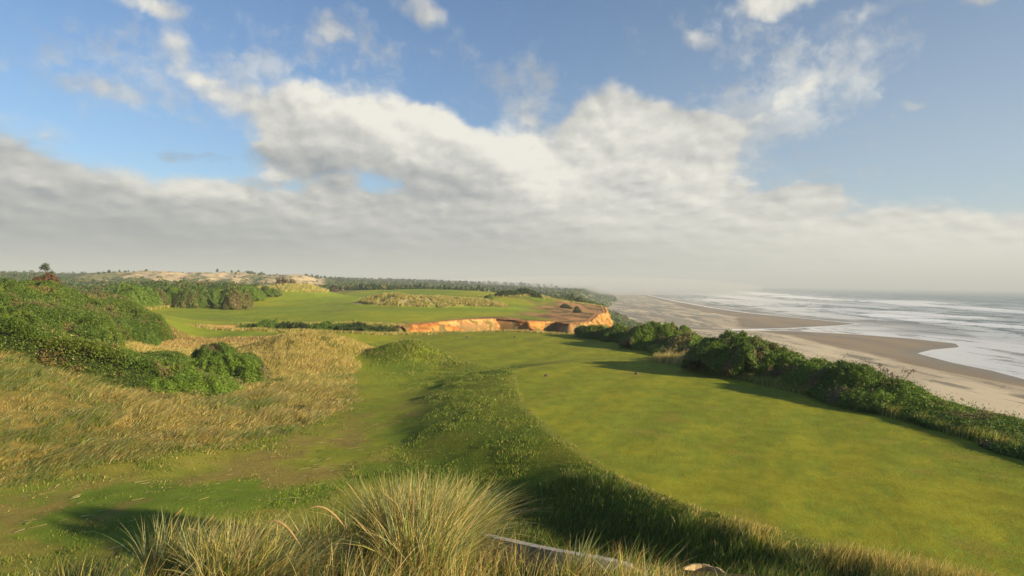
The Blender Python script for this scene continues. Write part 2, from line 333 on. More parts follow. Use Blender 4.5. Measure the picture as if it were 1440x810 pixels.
# ------------------------------------------------------------------ mesh + object helpers
def mesh_obj(name, verts, faces_flat, fsize, mat, col=None, smooth=False, parent=None, normals=None, sharp=None):
    """faces_flat: flat index array; fsize: int or array of loop totals"""
    me = bpy.data.meshes.new(name); verts = np.asarray(verts, np.float32)
    nl = len(faces_flat); nf = nl // fsize if np.isscalar(fsize) else len(fsize)
    me.vertices.add(len(verts)); me.vertices.foreach_set('co', verts.ravel())
    me.loops.add(nl); me.loops.foreach_set('vertex_index', np.asarray(faces_flat, np.int32))
    me.polygons.add(nf)
    tot = np.full(nf, fsize, np.int32) if np.isscalar(fsize) else np.asarray(fsize, np.int32)
    st = np.zeros(nf, np.int32); st[1:] = np.cumsum(tot)[:-1]
    me.polygons.foreach_set('loop_start', st); me.polygons.foreach_set('loop_total', tot)
    if smooth: me.polygons.foreach_set('use_smooth', np.ones(nf, bool))
    me.update(calc_edges=True)
    if col is not None:
        a = me.attributes.new('col', 'FLOAT_COLOR', 'POINT')
        c = np.ones((len(verts), 4), np.float32); c[:, :3] = col; a.data.foreach_set('color', c.ravel())
    for m in (mat if isinstance(mat, (list, tuple)) else [mat]): me.materials.append(m)
    if normals is not None: me.normals_split_custom_set_from_vertices(np.asarray(normals, np.float32))
    o = bpy.data.objects.new(name, me); C.objects.link(o)
    if parent is not None: o.parent = parent
    return o
def tag(o, label=None, cat=None, group=None, kind=None):
    if label: o['label'] = label
    if cat: o['category'] = cat
    if group: o['group'] = group
    if kind: o['kind'] = kind
    return o
def empty(name, loc):
    o = bpy.data.objects.new(name, None); C.objects.link(o); o.location = loc; o.empty_display_size = .3; return o
def unit(v): return v / (np.linalg.norm(v, axis=-1, keepdims=True) + 1e-12)

# ------------------------------------------------------------------ materials
def attr_col(g): return g.new('ShaderNodeAttribute', attribute_name='col').outputs['Color']
def mat_leaf(name, trans=.35, rough=.55, spec=.25, tint=(1, 1, 1), nscale=0):
    m = bpy.data.materials.new(name); m.use_nodes = True; g = NT(m.node_tree); g.n.clear()
    out = g.n.new('ShaderNodeOutputMaterial'); c = attr_col(g)
    b = g.new('ShaderNodeBsdfPrincipled', {'Base Color': c, 'Roughness': rough, 'Specular IOR Level': spec})
    t = g.new('ShaderNodeBsdfTranslucent', {0: g.vmath('MULTIPLY', c, (1.15, 1.1, .7))})
    mx = g.new('ShaderNodeMixShader', {0: trans, 1: b.outputs[0], 2: t.outputs[0]})
    g.l.new(mx.outputs[0], out.inputs[0]); return m
def mat_ground(name, bump_s=.5, scale=1.0, rough=.95, spec=.08, var=.35, streak=(1, 1, 1)):
    m = bpy.data.materials.new(name); m.use_nodes = True; g = NT(m.node_tree); g.n.clear()
    out = g.n.new('ShaderNodeOutputMaterial'); c = attr_col(g)
    pos = g.n.new('ShaderNodeNewGeometry').outputs['Position']
    ps = g.vmath('MULTIPLY', pos, streak)
    n1 = g.noise(ps, 1.7 * scale, 5, .65); n2 = g.noise(ps, 11 * scale, 5, .7); n3 = g.noise(ps, 60 * scale, 3, .7)
    f = g.math('ADD', g.math('MULTIPLY', n1, .35), g.math('ADD', g.math('MULTIPLY', n2, .4), g.math('MULTIPLY', n3, .25)))
    f = g.math('ADD', 1.0, g.math('MULTIPLY', g.math('SUBTRACT', f, .5), var * 6))
    hue = g.mix(g.ramp(n2, .35, .65), (1.10, 1.0, .85, 1), (.90, 1.02, 1.1, 1))
    c2 = g.mix(1.0, g.mix(1.0, c, hue, 'MULTIPLY'), g.new('ShaderNodeCombineXYZ', {0: f, 1: f, 2: f}).outputs[0], 'MULTIPLY')
    bh = g.math('ADD', g.math('MULTIPLY', n2, .6), g.math('MULTIPLY', n3, .4))
    bp = g.new('ShaderNodeBump', {'Strength': bump_s, 'Distance': .06 / scale, 'Height': bh})
    b = g.new('ShaderNodeBsdfPrincipled', {'Base Color': c2, 'Roughness': rough, 'Specular IOR Level': spec, 'Normal': bp.outputs[0]})
    g.l.new(b.outputs[0], out.inputs[0]); return m
M_turf = mat_ground('turf', .8, .62, var=.22)
M_rough = mat_ground('rough_ground', .8, 1.0, var=.3)
M_sand = mat_ground('sand', .25, .25, rough=.85, spec=.15, var=.12, streak=(1, .45, 1))
M_wet = mat_ground('wet_sand', .12, .25, rough=.6, spec=.22, var=.10, streak=(1, .45, 1))
M_rock = mat_ground('sandstone', .9, .8, rough=.95, var=.22)
M_leaf = mat_leaf('shrub_leaves', .25, .5, .3)
M_grass = mat_leaf('grass_blades', .4, .5, .25)
M_core = mat_ground('shade_core', .5, 2, var=.3)

# ------------------------------------------------------------------ ground sheet
def ring_radii():
    r = [.4]
    while r[-1] < 30000:
        x = r[-1]
        k = .04 if x < 3 else .0085 if x < 75 else .0042 if x < 250 else .008 if x < 2500 else .02
        r.append(x * (1 + k))
    return np.array(r)
RR = ring_radii()
TH = np.concatenate([np.linspace(-180, -60, 60, endpoint=False), np.linspace(-60, -40, 60, endpoint=False), np.linspace(-40, 40, 880, endpoint=False), np.linspace(40, 60, 60, endpoint=False), np.linspace(60, 180, 60, endpoint=False)])
def polar(RR, TH):
    T, Rr = np.meshgrid(np.radians(TH), RR); return Rr * np.sin(T), Rr * np.cos(T)
def lerp(a, b, t): t = np.asarray(t)[..., None]; return a * (1 - t) + np.asarray(b) * t

GOLD = WP([(-60, 525), (0, 528), (60, 535), (130, 545), (190, 556), (230, 556), (290, 552), (340, 540), (385, 520), (400, 490), (440, 478), (480, 486), (498, 515), (500, 545), (466, 574), (400, 600), (310, 622), (220, 634), (120, 652), (0, 672), (-80, 684)], -.6)
DRY = WP([(210, 462), (300, 462), (420, 468), (470, 474), (480, 490), (440, 500), (380, 510), (330, 505), (250, 500), (190, 500)], -.6)
DRY2 = WP([(140, 488), (400, 492), (405, 548), (330, 548), (230, 562), (150, 540)], -.7)
SHCOV = WP([(-100, 395), (0, 398), (60, 405), (120, 420), (170, 440), (215, 470), (200, 500), (380, 480), (385, 520), (340, 558), (270, 560), (190, 545), (0, 530), (-120, 520)], -.6)

def ground_colour(x, y, z, st, s2, s, sw, t, fx):
    r = np.hypot(x, y); th = np.arctan2(x, y)
    nA = fbm(x / 2.3, y / 2.3, 5, 101, .6); nB = fbm(x / 9, y / 9, 4, 111); nC = fbm(x / .5, y / .5, 3, 121, .6); nL = fbm(x / 40, y / 40, 5, 131)
    shp = x.shape
    green = np.array((.120, .175, .020)); lime = np.array((.215, .230, .026)); gold = np.array((.40, .29, .085)); dry = np.array((.38, .25, .085))
    dgreen = np.array((.035, .065, .014))
    col = lerp(np.broadcast_to(green, shp + (3,)), lime, ss(nA * .6 + nB * .5, .38, .72))
    # path: worn, brownish
    pth, _ = dline(x, y, [(-30, 15), (-16, 17.5), (-9, 21.5), (-5.2, 30), (-7.5, 40), (-12.5, 50), (-15, 60), (-17, 70)])
    wn = (1 - ss(pth, 1.2, 4.5)) * ss(nA, .42, .62)
    col = lerp(col, (.20, .135, .055), wn * .75 * (1 - ss(r, 30, 46)))
    col = lerp(col, lime * 1.05, (1 - ss(pth, 1, 4)) * ss(r, 26, 40) * .7)
    col = lerp(col, (.23, .195, .045), (1 - ss(x, -7, -2)) * (1 - ss(y, 21, 27)) * ss(nA * .5 + nB * .5, .36, .56) * .7)
    # rough gold
    dg = sdf(x, y, GOLD) + (nA - .5) * 3
    col = lerp(col, lerp(np.broadcast_to(gold * .62, shp + (3,)), (.12, .11, .03), ss(nC * .5 + nA * .5, .4, .65)), 1 - ss(dg, -.6, .8))
    dd = sdf(x, y, DRY) + (nA - .5) * 4
    col = lerp(col, lerp(np.broadcast_to(dry, shp + (3,)), (.15, .12, .035), ss(nA, .45, .7)), 1 - ss(dd, -1.5, 1.5))
    d2 = sdf(x, y, DRY2) + (nA - .5) * 2; col = lerp(col, lerp(np.broadcast_to(dry * .8, shp + (3,)), (.17, .15, .04), ss(nA, .42, .6)), 1 - ss(d2, -1, 1))
    # shrub floor
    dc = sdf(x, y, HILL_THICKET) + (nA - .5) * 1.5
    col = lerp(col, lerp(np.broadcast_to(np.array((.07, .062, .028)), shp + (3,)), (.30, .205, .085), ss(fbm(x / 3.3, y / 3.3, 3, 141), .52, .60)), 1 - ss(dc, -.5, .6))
    # left rise behind / belt: shrubs and dry grass
    bl = ss(-x, 62, 74) * ss(y, 75, 110) * (1 - ss(r, 420, 500))
    col = lerp(col, lerp(np.broadcast_to(dgreen, shp + (3,)), gold * .8, ss(nB, .48, .62)), bl)
    # fairway
    df = sdf(x, y, FAIR) + (nB - .5) * 2.2
    fw = lerp(np.broadcast_to(np.array((.27, .28, .026)), shp + (3,)), (.185, .24, .028), ss(nL * .7 + nB * .3, .40, .6))
    fw = lerp(fw, (.21, .19, .04), ss(nB * .7 + nA * .3, .56, .72) * .5)
    col = lerp(col, fw, 1 - ss(df, -.8, .8))
    rim = np.exp(-(df / 1.8) ** 2) * ss(y, 84, 95)
    col = lerp(col, (.24, .19, .06), rim * .6)
    # dune hump and knoll
    hp = ss(bump(x, y, -24, 162, 11, 4.5, 2.1, 6, 1.6) + bump(x, y, -10, 167, 9, 5, 1.6, -8, 1.4) + bump(x, y, -33, 163, 6, 3.5, .9, 0), .25, .6)
    col = lerp(col, lerp(np.broadcast_to(np.array((.10, .10, .035)), shp + (3,)), (.30, .25, .12), ss(nA, .45, .6)), hp)
    # tee lawns
    tc = lerp(np.broadcast_to(np.array((.235, .240, .024)), shp + (3,)), (.175, .208, .024), ss(nB * .22 + nA * .40 + fbm((x * .93 - y * .36) / .45, (x * .36 + y * .93) / 1.3, 4, 155, .65) * .38, .38, .60))
    strp = .5 + .5 * np.sin((x * .93 - y * .36) * 1.9)
    tc = tc * (1 + .035 * (strp[..., None] - .5) * 3.4)
    tc = lerp(tc, (.26, .18, .050), ss(nA * .5 + fbm(x / 1.1, y / 1.1, 4, 151) * .5, .60, .70) * .32)
    tc = tc * (.80 + .40 * nC[..., None])
    sm = np.minimum(st, s2)
    col = lerp(col, tc, 1 - ss(sm, -.03, .12))
    col = lerp(col, (.22, .20, .05), np.exp(-((st - .22) / .16) ** 2) * .6)
    col = lerp(col, (.20, .18, .05), np.exp(-((s2 - .6) / .6) ** 2) * .4 * (1 - ss(-st, -.3, 0)))
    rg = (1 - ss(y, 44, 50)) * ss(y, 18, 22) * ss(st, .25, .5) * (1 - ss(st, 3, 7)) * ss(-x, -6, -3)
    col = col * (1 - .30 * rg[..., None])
    # bank below the tee
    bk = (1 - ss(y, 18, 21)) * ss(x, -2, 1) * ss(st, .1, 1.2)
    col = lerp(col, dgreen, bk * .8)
    # mound the camera stands on
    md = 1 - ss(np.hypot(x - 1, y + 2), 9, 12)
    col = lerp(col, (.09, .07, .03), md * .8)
    # far plain: wood floor
    fp = ss(y, 285, 330) * (1 - ss(th, .02, .09) * 0)
    wood = lerp(np.broadcast_to(np.array((.055, .085, .025)), shp + (3,)), (.11, .12, .04), ss(nL, .45, .6))
    col = lerp(col, wood, np.maximum(fp, ss(r, 330, 420) * (1 - ss(x, 20, 60))))
    dn = ss(th, -.62, -.47) * (1 - ss(th, -.30, -.245)) * ss(r, 470, 540) * (1 - ss(r, 900, 1200))
    dsand = lerp(np.broadcast_to(np.array((.46, .36, .22)), shp + (3,)), (.16, .16, .07), ss(fbm(x / 13, y / 22, 5, 161, .65), .48, .58))
    col = lerp(col, dsand, ss(dn, .25, .6))
    # bluff top: bare eroded crust
    sb, tb = dline(x, y, BLUFF)
    inw = np.where(s < 0, sb, 0)
    wid = np.interp(y, [85, 100, 115, 122, 150, 200, 240, 260], [.6, 1.2, 2.2, 5, 15, 20, 9, 0]) * (.55 + .9 * fbm(x / 9, y / 16, 4, 171))
    bare = (1 - ss(inw, wid * .7, wid * 1.05 + .3)) * ss(y, 86, 92) * (1 - ss(y, 235, 262)) * (sb < 45)
    crust = lerp(np.broadcast_to(np.array((.33, .175, .085)), shp + (3,)), (.17, .11, .055), ss(fbm(x / 4, y / 9, 5, 181, .6), .42, .62))
    crust = lerp(crust, (.07, .08, .03), ss(fbm(x / 3.2, y / 7, 4, 185, .6), .60, .66) * .9)
    col = lerp(col, crust, bare)
    # seaward slope and beach
    sl = ss(s, 0, 2.5)
    slope_c = lerp(np.broadcast_to(np.array((.045, .070, .020)), shp + (3,)), (.13, .13, .05), ss(nB * .5 + nA * .5, .45, .65))
    farc = lerp(np.broadcast_to(np.array((.075, .105, .035)), shp + (3,)), (.27, .24, .13), ss(fbm(x / 12, y / 30, 5, 191, .62), .50, .62))
    slope_c = lerp(slope_c, farc, ss(y, 230, 330))
    col = lerp(col, slope_c, sl)
    wet = -sdf(x, y, WETPOLY)                      # positive seaward of the damp line
    bn = fbm(x / 16, y / 60, 5, 201, .6)
    bnd = lerp(np.broadcast_to(np.array((.52, .44, .32)), shp + (3,)), (.40, .335, .245), ss(bn, .40, .6))
    # dark wrack and ripples on the dry sand
    rp = fbm(x / 5 + y / 90, y / 26, 4, 211, .6)
    bnd = lerp(bnd, (.15, .13, .105), ss(rp, .56, .68) * .85 * (1 - ss(wet, -8, 0)) )
    far_w = ss(y, 430, 520) * (1 - ss(y, 1100, 1700)) * (1 - ss(wet, -18, -2))
    bnd = lerp(bnd, (.20, .185, .155), far_w * ss(fbm(x / 9, y / 55, 5, 221, .65), .46, .56) * .8)
    damp = lerp(np.broadcast_to(np.array((.25, .18, .10)), shp + (3,)), (.20, .15, .09), ss(bn, .4, .6))
    damp = lerp(damp, (.165, .15, .125), (1 - ss(sw, 0, 14)) * .8)
    band = lerp(bnd, damp, ss(wet + (bn - .5) * 14, -3, 4))
    # shallow run-off across the beach by the channel
    ch, _ = dline(x, y, [(118, 452), (150, 466), (196, 476), (250, 500)])
    band = lerp(band, (.27, .26, .24), (1 - ss(ch, 3, 14)) * .0)
    ch2, _ = dline(x, y, [(60, 475), (110, 470), (150, 466)])
    band = lerp(band, (.16, .145, .12), (1 - ss(ch2 + (rp - .5) * 12, 4, 13)) * .8)
    bf = ss(x + (nB - .5) * 8, fx - 3, fx + 3) * (s > 0)
    col = lerp(col, band, bf)
    # class of every point, for splitting the sheet into its named pieces
    cls = np.zeros(shp, int)
    cls[df < 0] = 1
    cls[(s2 < .1)] = 2
    cls[st < .02] = 3
    cls[bare > .5] = 4
    cls[(dn > .4)] = 5
    cls[bf > .5] = 6
    cls[(bf > .5) & (wet > 2)] = 8
    cls[(r > 5200)] = 7
    return np.clip(col, 0.005, 1), cls

def build_ground():
    X, Y = polar(RR, TH)
    Z, st, s2, s, sw, t, fx = height(X, Y, True)
    Z = np.where(X ** 2 + Y ** 2 > 2.2e4 ** 2, np.minimum(Z, -26), Z)
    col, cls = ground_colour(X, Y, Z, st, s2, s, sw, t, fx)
    nr, nt = X.shape
    V = np.stack([X, Y, Z], -1).reshape(-1, 3); colf = col.reshape(-1, 3)
    i = np.arange(nr - 1)[:, None]; j = np.arange(nt)[None]; j2 = (j + 1) % nt
    a = i * nt + j; b = i * nt + j2; c = (i + 1) * nt + j2; d = (i + 1) * nt + j
    F = np.stack([a + 0 * b, b, c, d], -1).reshape(-1, 4)[:, ::-1]
    # vertex normals of the whole sheet so that the pieces meet without a seam
    e1 = V[F[:, 2]] - V[F[:, 0]]; e2 = V[F[:, 3]] - V[F[:, 1]]; fn = np.cross(e1, e2)
    fn = unit(fn); N = np.zeros_like(V)
    for k in range(4):
        for ax in range(3): N[:, ax] += np.bincount(F[:, k], fn[:, ax], len(V))
    N = unit(N)
    if N[:, 2].mean() < 0: N = -N; F = F[:, ::-1]
    fc = cls.reshape(-1)[F[:, 0]]
    # centre cap
    names = {0: ('ground', M_rough), 1: ('fairway_lawn', M_turf), 2: ('far_tee_lawn', M_turf), 3: ('tee_lawn', M_turf), 4: ('bluff_top', M_rock), 5: ('sand_dunes', M_sand), 6: ('beach', M_sand), 7: ('hills', M_rough), 8: ('wet_sand', M_wet)}
    for k, (nm, mt) in names.items():
        f = F[fc == k]
        if len(f) == 0: continue
        ids, inv = np.unique(f, return_inverse=True)
        o = mesh_obj(nm, V[ids], inv.ravel(), 4, mt, colf[ids], smooth=True, normals=N[ids])
        tag(o, kind='structure')
build_ground()

# ------------------------------------------------------------------ sea
def mat_sea():
    m = bpy.data.materials.new('sea_water'); m.use_nodes = True; g = NT(m.node_tree); g.n.clear()
    out = g.n.new('ShaderNodeOutputMaterial')
    foam = g.new('ShaderNodeAttribute', attribute_name='foam').outputs['Fac']
    c = attr_col(g)
    pos = g.n.new('ShaderNodeNewGeometry').outputs['Position']
    p = g.vmath('MULTIPLY', pos, (.035, .012, 1))
    n = g.noise(p, 1.0, 7, .65); n2 = g.noise(g.vmath('MULTIPLY', pos, (.3, .1, 1)), 1.0, 5, .65)
    bp = g.new('ShaderNodeBump', {'Strength': .9, 'Distance': 3.0, 'Height': g.math('ADD', n, g.math('MULTIPLY', n2, .15))})
    w = g.new('ShaderNodeBsdfPrincipled', {'Base Color': c, 'Roughness': .5, 'Specular IOR Level': .10, 'Normal': bp.outputs[0]})
    f = g.new('ShaderNodeBsdfDiffuse', {0: (.93, .94, .93, 1), 1: 1.0})
    mx = g.new('ShaderNodeMixShader', {0: foam, 1: w.outputs[0], 2: f.outputs[0]})
    g.l.new(mx.outputs[0], out.inputs[0]); return m
def build_sea():
    rr = [95.0]
    while rr[-1] < 26000: rr.append(rr[-1] * (1.006 if rr[-1] < 3000 else 1.015))
    rr = np.array(rr); th = np.concatenate([np.linspace(3, 40, 620, endpoint=False), np.linspace(40, 150, 120)])
    X, Y = polar(rr, th)
    sw = sdf(X, Y, SEAPOLY); d = -sw
    foam = np.zeros(X.shape); crest = np.zeros(X.shape)
    lines = [ ([(943, 405.6), (982, 407), (1017, 409), (1080, 414), (1119, 418.5), (1206, 424.5), (1242, 424), (1300, 431), (1360, 433.5), (1440, 441), (1600, 452)], 1.0),
              ([(1270, 423.2), (1290, 425), (1310, 427)], .9), ([(1345, 431.5), (1374, 436), (1440, 441), (1560, 448)], .9),
              ([(1258, 439.6), (1317, 445.5), (1350, 447)], .9), ([(1236, 443.5), (1312, 452.2), (1383, 457), (1440, 461.5), (1600, 474)], 1.0),
              ([(1125, 433.5), (1180, 435.5), (1230, 439), (1300, 447)], .7), ([(1060, 424), (1100, 427), (1171, 428.5), (1240, 433)], .6),
              ([(980, 413), (1040, 418.5), (1080, 423), (1140, 427)], .7), ([(1000, 421), (1040, 424), (1078, 430), (1140, 441), (1200, 448)], .6), ([(1200, 455), (1280, 462), (1360, 468), (1440, 480), (1560, 500)], .35),
              ([(1395, 470), (1420, 478), (1440, 482)], .6), ([(920, 405), (980, 409.8), (1050, 415)], .6)]
    for px, amp in lines:
        pts = [W(u, v, SEA_Z) for u, v in px]
        dl, tt = dline(X, Y, pts)
        px_m = Y * Y / (30.5 * 960)                                # one photograph pixel in metres there: only used to choose the band width
        wd = np.clip(5 + .034 * Y, 8, 150)
        br = fbm(tt * 25 + amp * 9, X / 400, 4, 301, .6)
        nn = fbm(X / 15, Y / 60, 5, 311, .7)
        core = ss(np.exp(-(dl / (wd * (.45 + .9 * br))) ** 2), .3, .65) * ss(br, .30, .42)
        trail = np.exp(-(dl / (wd * 2.6)) ** 2) * ss(nn, .46, .56) * .7
        foam = np.maximum(foam, amp * np.maximum(core, trail)); crest = np.maximum(crest, core * amp)
    nn = fbm(X / 17 + 5, Y / 70, 6, 321, .7)
    surf = ss(d, 5, 90) * (1 - ss(d, 450, 1100)) * ss(nn, .50, .60) * .6
    foam = np.maximum(foam, surf)
    # thin sheet of wash sliding over the sand
    wash = (1 - ss(d, 25, 75)) * (1 - ss(Y, 480, 600)) * ss(nn + .12 * fbm(X / 6, Y / 15, 4, 331), .34, .52) * .72
    edge = np.exp(-((d - 1.5) / (1.6 + .003 * Y)) ** 2) * .75
    foam = np.maximum(foam, np.maximum(wash, edge))
    cap = ss(fbm(X / 22, Y / 120, 3, 341, .7), .755, .80) * ss(d, 500, 900) * .85 * (1 - ss(Y, 3500, 6000))
    foam = np.clip(np.maximum(foam, cap), 0, .95)
    deep = np.array((.030, .098, .150)); shal = np.array((.20, .195, .165))
    col = lerp(np.broadcast_to(shal, X.shape + (3,)), (.085, .13, .145), ss(d, 15, 120)); col = lerp(col, deep, ss(d, 250, 900))
    col = col * (.8 + .4 * fbm(X / 60, Y / 200, 4, 351))[..., None]
    Z = SEA_Z + crest * 1.6 * ss(d, 60, 200) + (fbm(X / 18, Y / 60, 3, 361) - .5) * .9 * ss(d, 80, 400)
    keep = d > -3
    nr, nt = X.shape; V = np.stack([X, Y, Z], -1).reshape(-1, 3)
    i = np.arange(nr - 1)[:, None]; j = np.arange(nt - 1)[None]
    a = i * nt + j; F = np.stack([a, a + nt, a + nt + 1, a + 1], -1).reshape(-1, 4)
    F = F[keep.reshape(-1)[F].any(1)]
    ids, inv = np.unique(F, return_inverse=True)
    o = mesh_obj('sea', V[ids], inv.ravel(), 4, mat_sea(), col.reshape(-1, 3)[ids], smooth=True)
    at = o.data.attributes.new('foam', 'FLOAT', 'POINT'); at.data.foreach_set('value', foam.reshape(-1)[ids].astype(np.float32))
    tag(o, kind='structure')
build_sea()

# ------------------------------------------------------------------ sandstone cliff face
def build_cliff():
    pts = np.array(BLUFF, float)
    seg = np.r_[0, np.cumsum(np.hypot(*np.diff(pts, axis=0).T))]
    n = int(seg[-1] / .22); tt = np.linspace(0, seg[-1], n)
    px = np.interp(tt, seg, pts[:, 0]); py = np.interp(tt, seg, pts[:, 1])
    k = np.ones(9) / 9; px[4:-4] = np.convolve(px, k, 'valid'); py[4:-4] = np.convolve(py, k, 'valid')
    tx, ty = np.gradient(px), np.gradient(py); l = np.hypot(tx, ty); nx, ny = ty / l, -tx / l     # outward, to the sea side
    rows = np.concatenate([np.linspace(-1.2, -.2, 4), np.linspace(0, 1, 46)])
    ztop = height(px - nx * .6, py - ny * .6)
    dep = np.interp(tt, [0, 15, 60, 90, 140, seg[-1]], [2.2, 5.5, 7, 7.5, 9, 7])
    V = []; K = []
    but = fbm(tt / 3.0, tt * 0, 4, 401, .6); fine = fbm(tt / .8, tt * 0, 3, 405)
    for r in rows:
        if r < 0:
            off = r * 1.0 + .5; z = height(px + nx * off, py + ny * off) + .10 * (1 + r / 1.2) + .06
            o = off
            V.append(np.stack([px + nx * o, py + ny * o, z], -1)); K.append(np.full(n, 0.0)); continue
        z = ztop - dep * r
        led = fbm(tt / 5, z * 1.6 + tt * .03, 4, 411, .6)
        gul = 1 - np.abs(fbm(tt / 1.7, z / 6, 4, 415, .6) * 2 - 1)
        o = .55 + (1 - np.exp(-r * 9)) * .25 + r * 1.9 + (but - .5) * 4.6 * (r ** .3) + (led - .5) * 1.5 * min(1, r * 12) - ss(gul, .75, 1.0) * 1.1 * min(1, r * 8) + (fine - .5) * .3
        V.append(np.stack([px + nx * o, py + ny * o, z + .1 * (r == 0)], -1)); K.append(np.full(n, 1.0) * led)
    V = np.array(V); K = np.array(K); m = len(rows)
    zz = V[..., 2]; T2 = np.broadcast_to(tt, zz.shape)
    a = fbm(T2 / 4, zz * 1.5, 5, 421, .6)
    col = lerp(np.broadcast_to(np.array((.42, .20, .060)), zz.shape + (3,)), (.27, .115, .038), ss(a, .42, .62))
    col = lerp(col, (.46, .27, .11), ss(fbm(T2 / 9, zz / 1.0, 4, 425), .52, .66) * .8)
    rr = np.broadcast_to(rows[:, None], zz.shape)
    cg = 1 - np.abs(fbm(T2 / 1.7, zz / 6, 4, 415, .6) * 2 - 1); col = lerp(col, (.13, .07, .035), ss(cg, .86, .97) * .7)  # shade of the gullies painted dark into the rock colour
    col = lerp(col, (.10, .10, .04), ss(fbm(T2 / 2.2, zz / 1.3, 4, 431), .60, .68) * .8)
    col = lerp(col, (.33, .17, .08), (1 - ss(rr, -.1, .03)) * .8)
    i = np.arange(m - 1)[:, None]; j = np.arange(n - 1)[None]; q = i * n + j
    F = np.stack([q, q + n, q + n + 1, q + 1], -1).reshape(-1, 4)
    o = mesh_obj('sandstone_cliff', V.reshape(-1, 3), F.ravel(), 4, M_rock, col.reshape(-1, 3), smooth=True)
    tag(o, kind='structure')
build_cliff()

# ------------------------------------------------------------------ blades
def blades(name, x, y, h, w, lean, colA, segs=2, z=None, curve=1.0, leand=(1, .1), spread=.35, parent=None, droop=0.0, off=(0, 0, 0), mat=None):
    """x, y, h, w, lean: arrays. A blade is a tapering ribbon that bends over."""
    n = len(x); z = Hat(x, y) - .02 if z is None else z
    ang = rng.uniform(0, 2 * np.pi, n)
    ld = np.stack([np.full(n, leand[0]) + rng.normal(0, spread, n), np.full(n, leand[1]) + rng.normal(0, spread, n)], -1)
    ld = ld * lean[:, None]
    fx, fy = np.cos(ang), np.sin(ang)
    V = np.zeros((n, 2 * segs + 1, 3), np.float32)
    for k in range(segs):
        t = k / segs; b = t ** (1.6) * curve
        cx = x + ld[:, 0] * h * b; cy = y + ld[:, 1] * h * b; cz = z + h * (t - droop * t ** 3)
        ww = w * (1 - .75 * t ** 1.5) * .5
        V[:, 2 * k] = np.stack([cx - fx * ww, cy - fy * ww, cz], -1); V[:, 2 * k + 1] = np.stack([cx + fx * ww, cy + fy * ww, cz], -1)
    V[:, -1] = np.stack([x + ld[:, 0] * h * curve, y + ld[:, 1] * h * curve, z + h * (1 - droop)], -1)
    V -= np.array(off, np.float32)
    bi = (np.arange(n) * (2 * segs + 1))[:, None]
    fl = []; sz = []
    for k in range(segs - 1): fl.append(np.concatenate([bi + 2 * k, bi + 2 * k + 1, bi + 2 * k + 3, bi + 2 * k + 2], 1))
    tri = np.concatenate([bi + 2 * segs - 2, bi + 2 * segs - 1, bi + 2 * segs], 1)
    quads = np.concatenate(fl, 0) if fl else np.zeros((0, 4), int)
    flat = np.concatenate([quads.ravel(), tri.ravel()]); sizes = np.concatenate([np.full(len(quads), 4), np.full(len(tri), 3)])
    col = np.repeat(colA[:, None, :], 2 * segs + 1, 1).copy()
    return mesh_obj(name, V.reshape(-1, 3), flat, sizes, mat or M_grass, col.reshape(-1, 3), parent=parent)
def scatter(poly, dens, margin=0.0):
    poly = np.asarray(poly, float); x0, y0 = poly.min(0) - margin; x1, y1 = poly.max(0) + margin
    n = int((x1 - x0) * (y1 - y0) * dens); x = rng.uniform(x0, x1, n); y = rng.uniform(y0, y1, n)
    return x, y
def pick(cols, wts, n, jit=.15):
    cols = np.array(cols, float); c = cols[rng.choice(len(cols), n, p=np.array(wts) / np.sum(wts))]
    return np.clip(c * (1 + rng.normal(0, jit, (n, 1))) * (1 + rng.normal(0, .05, (n, 3))), .004, .9)
STRAW = [(.56, .46, .17), (.45, .38, .12), (.40, .26, .09), (.62, .53, .27)]
GRN = [(.12, .20, .026), (.16, .24, .034), (.085, .155, .020), (.22, .26, .04)]
BLUEG = [(.22, .28, .13), (.31, .36, .19), (.17, .23, .08)]

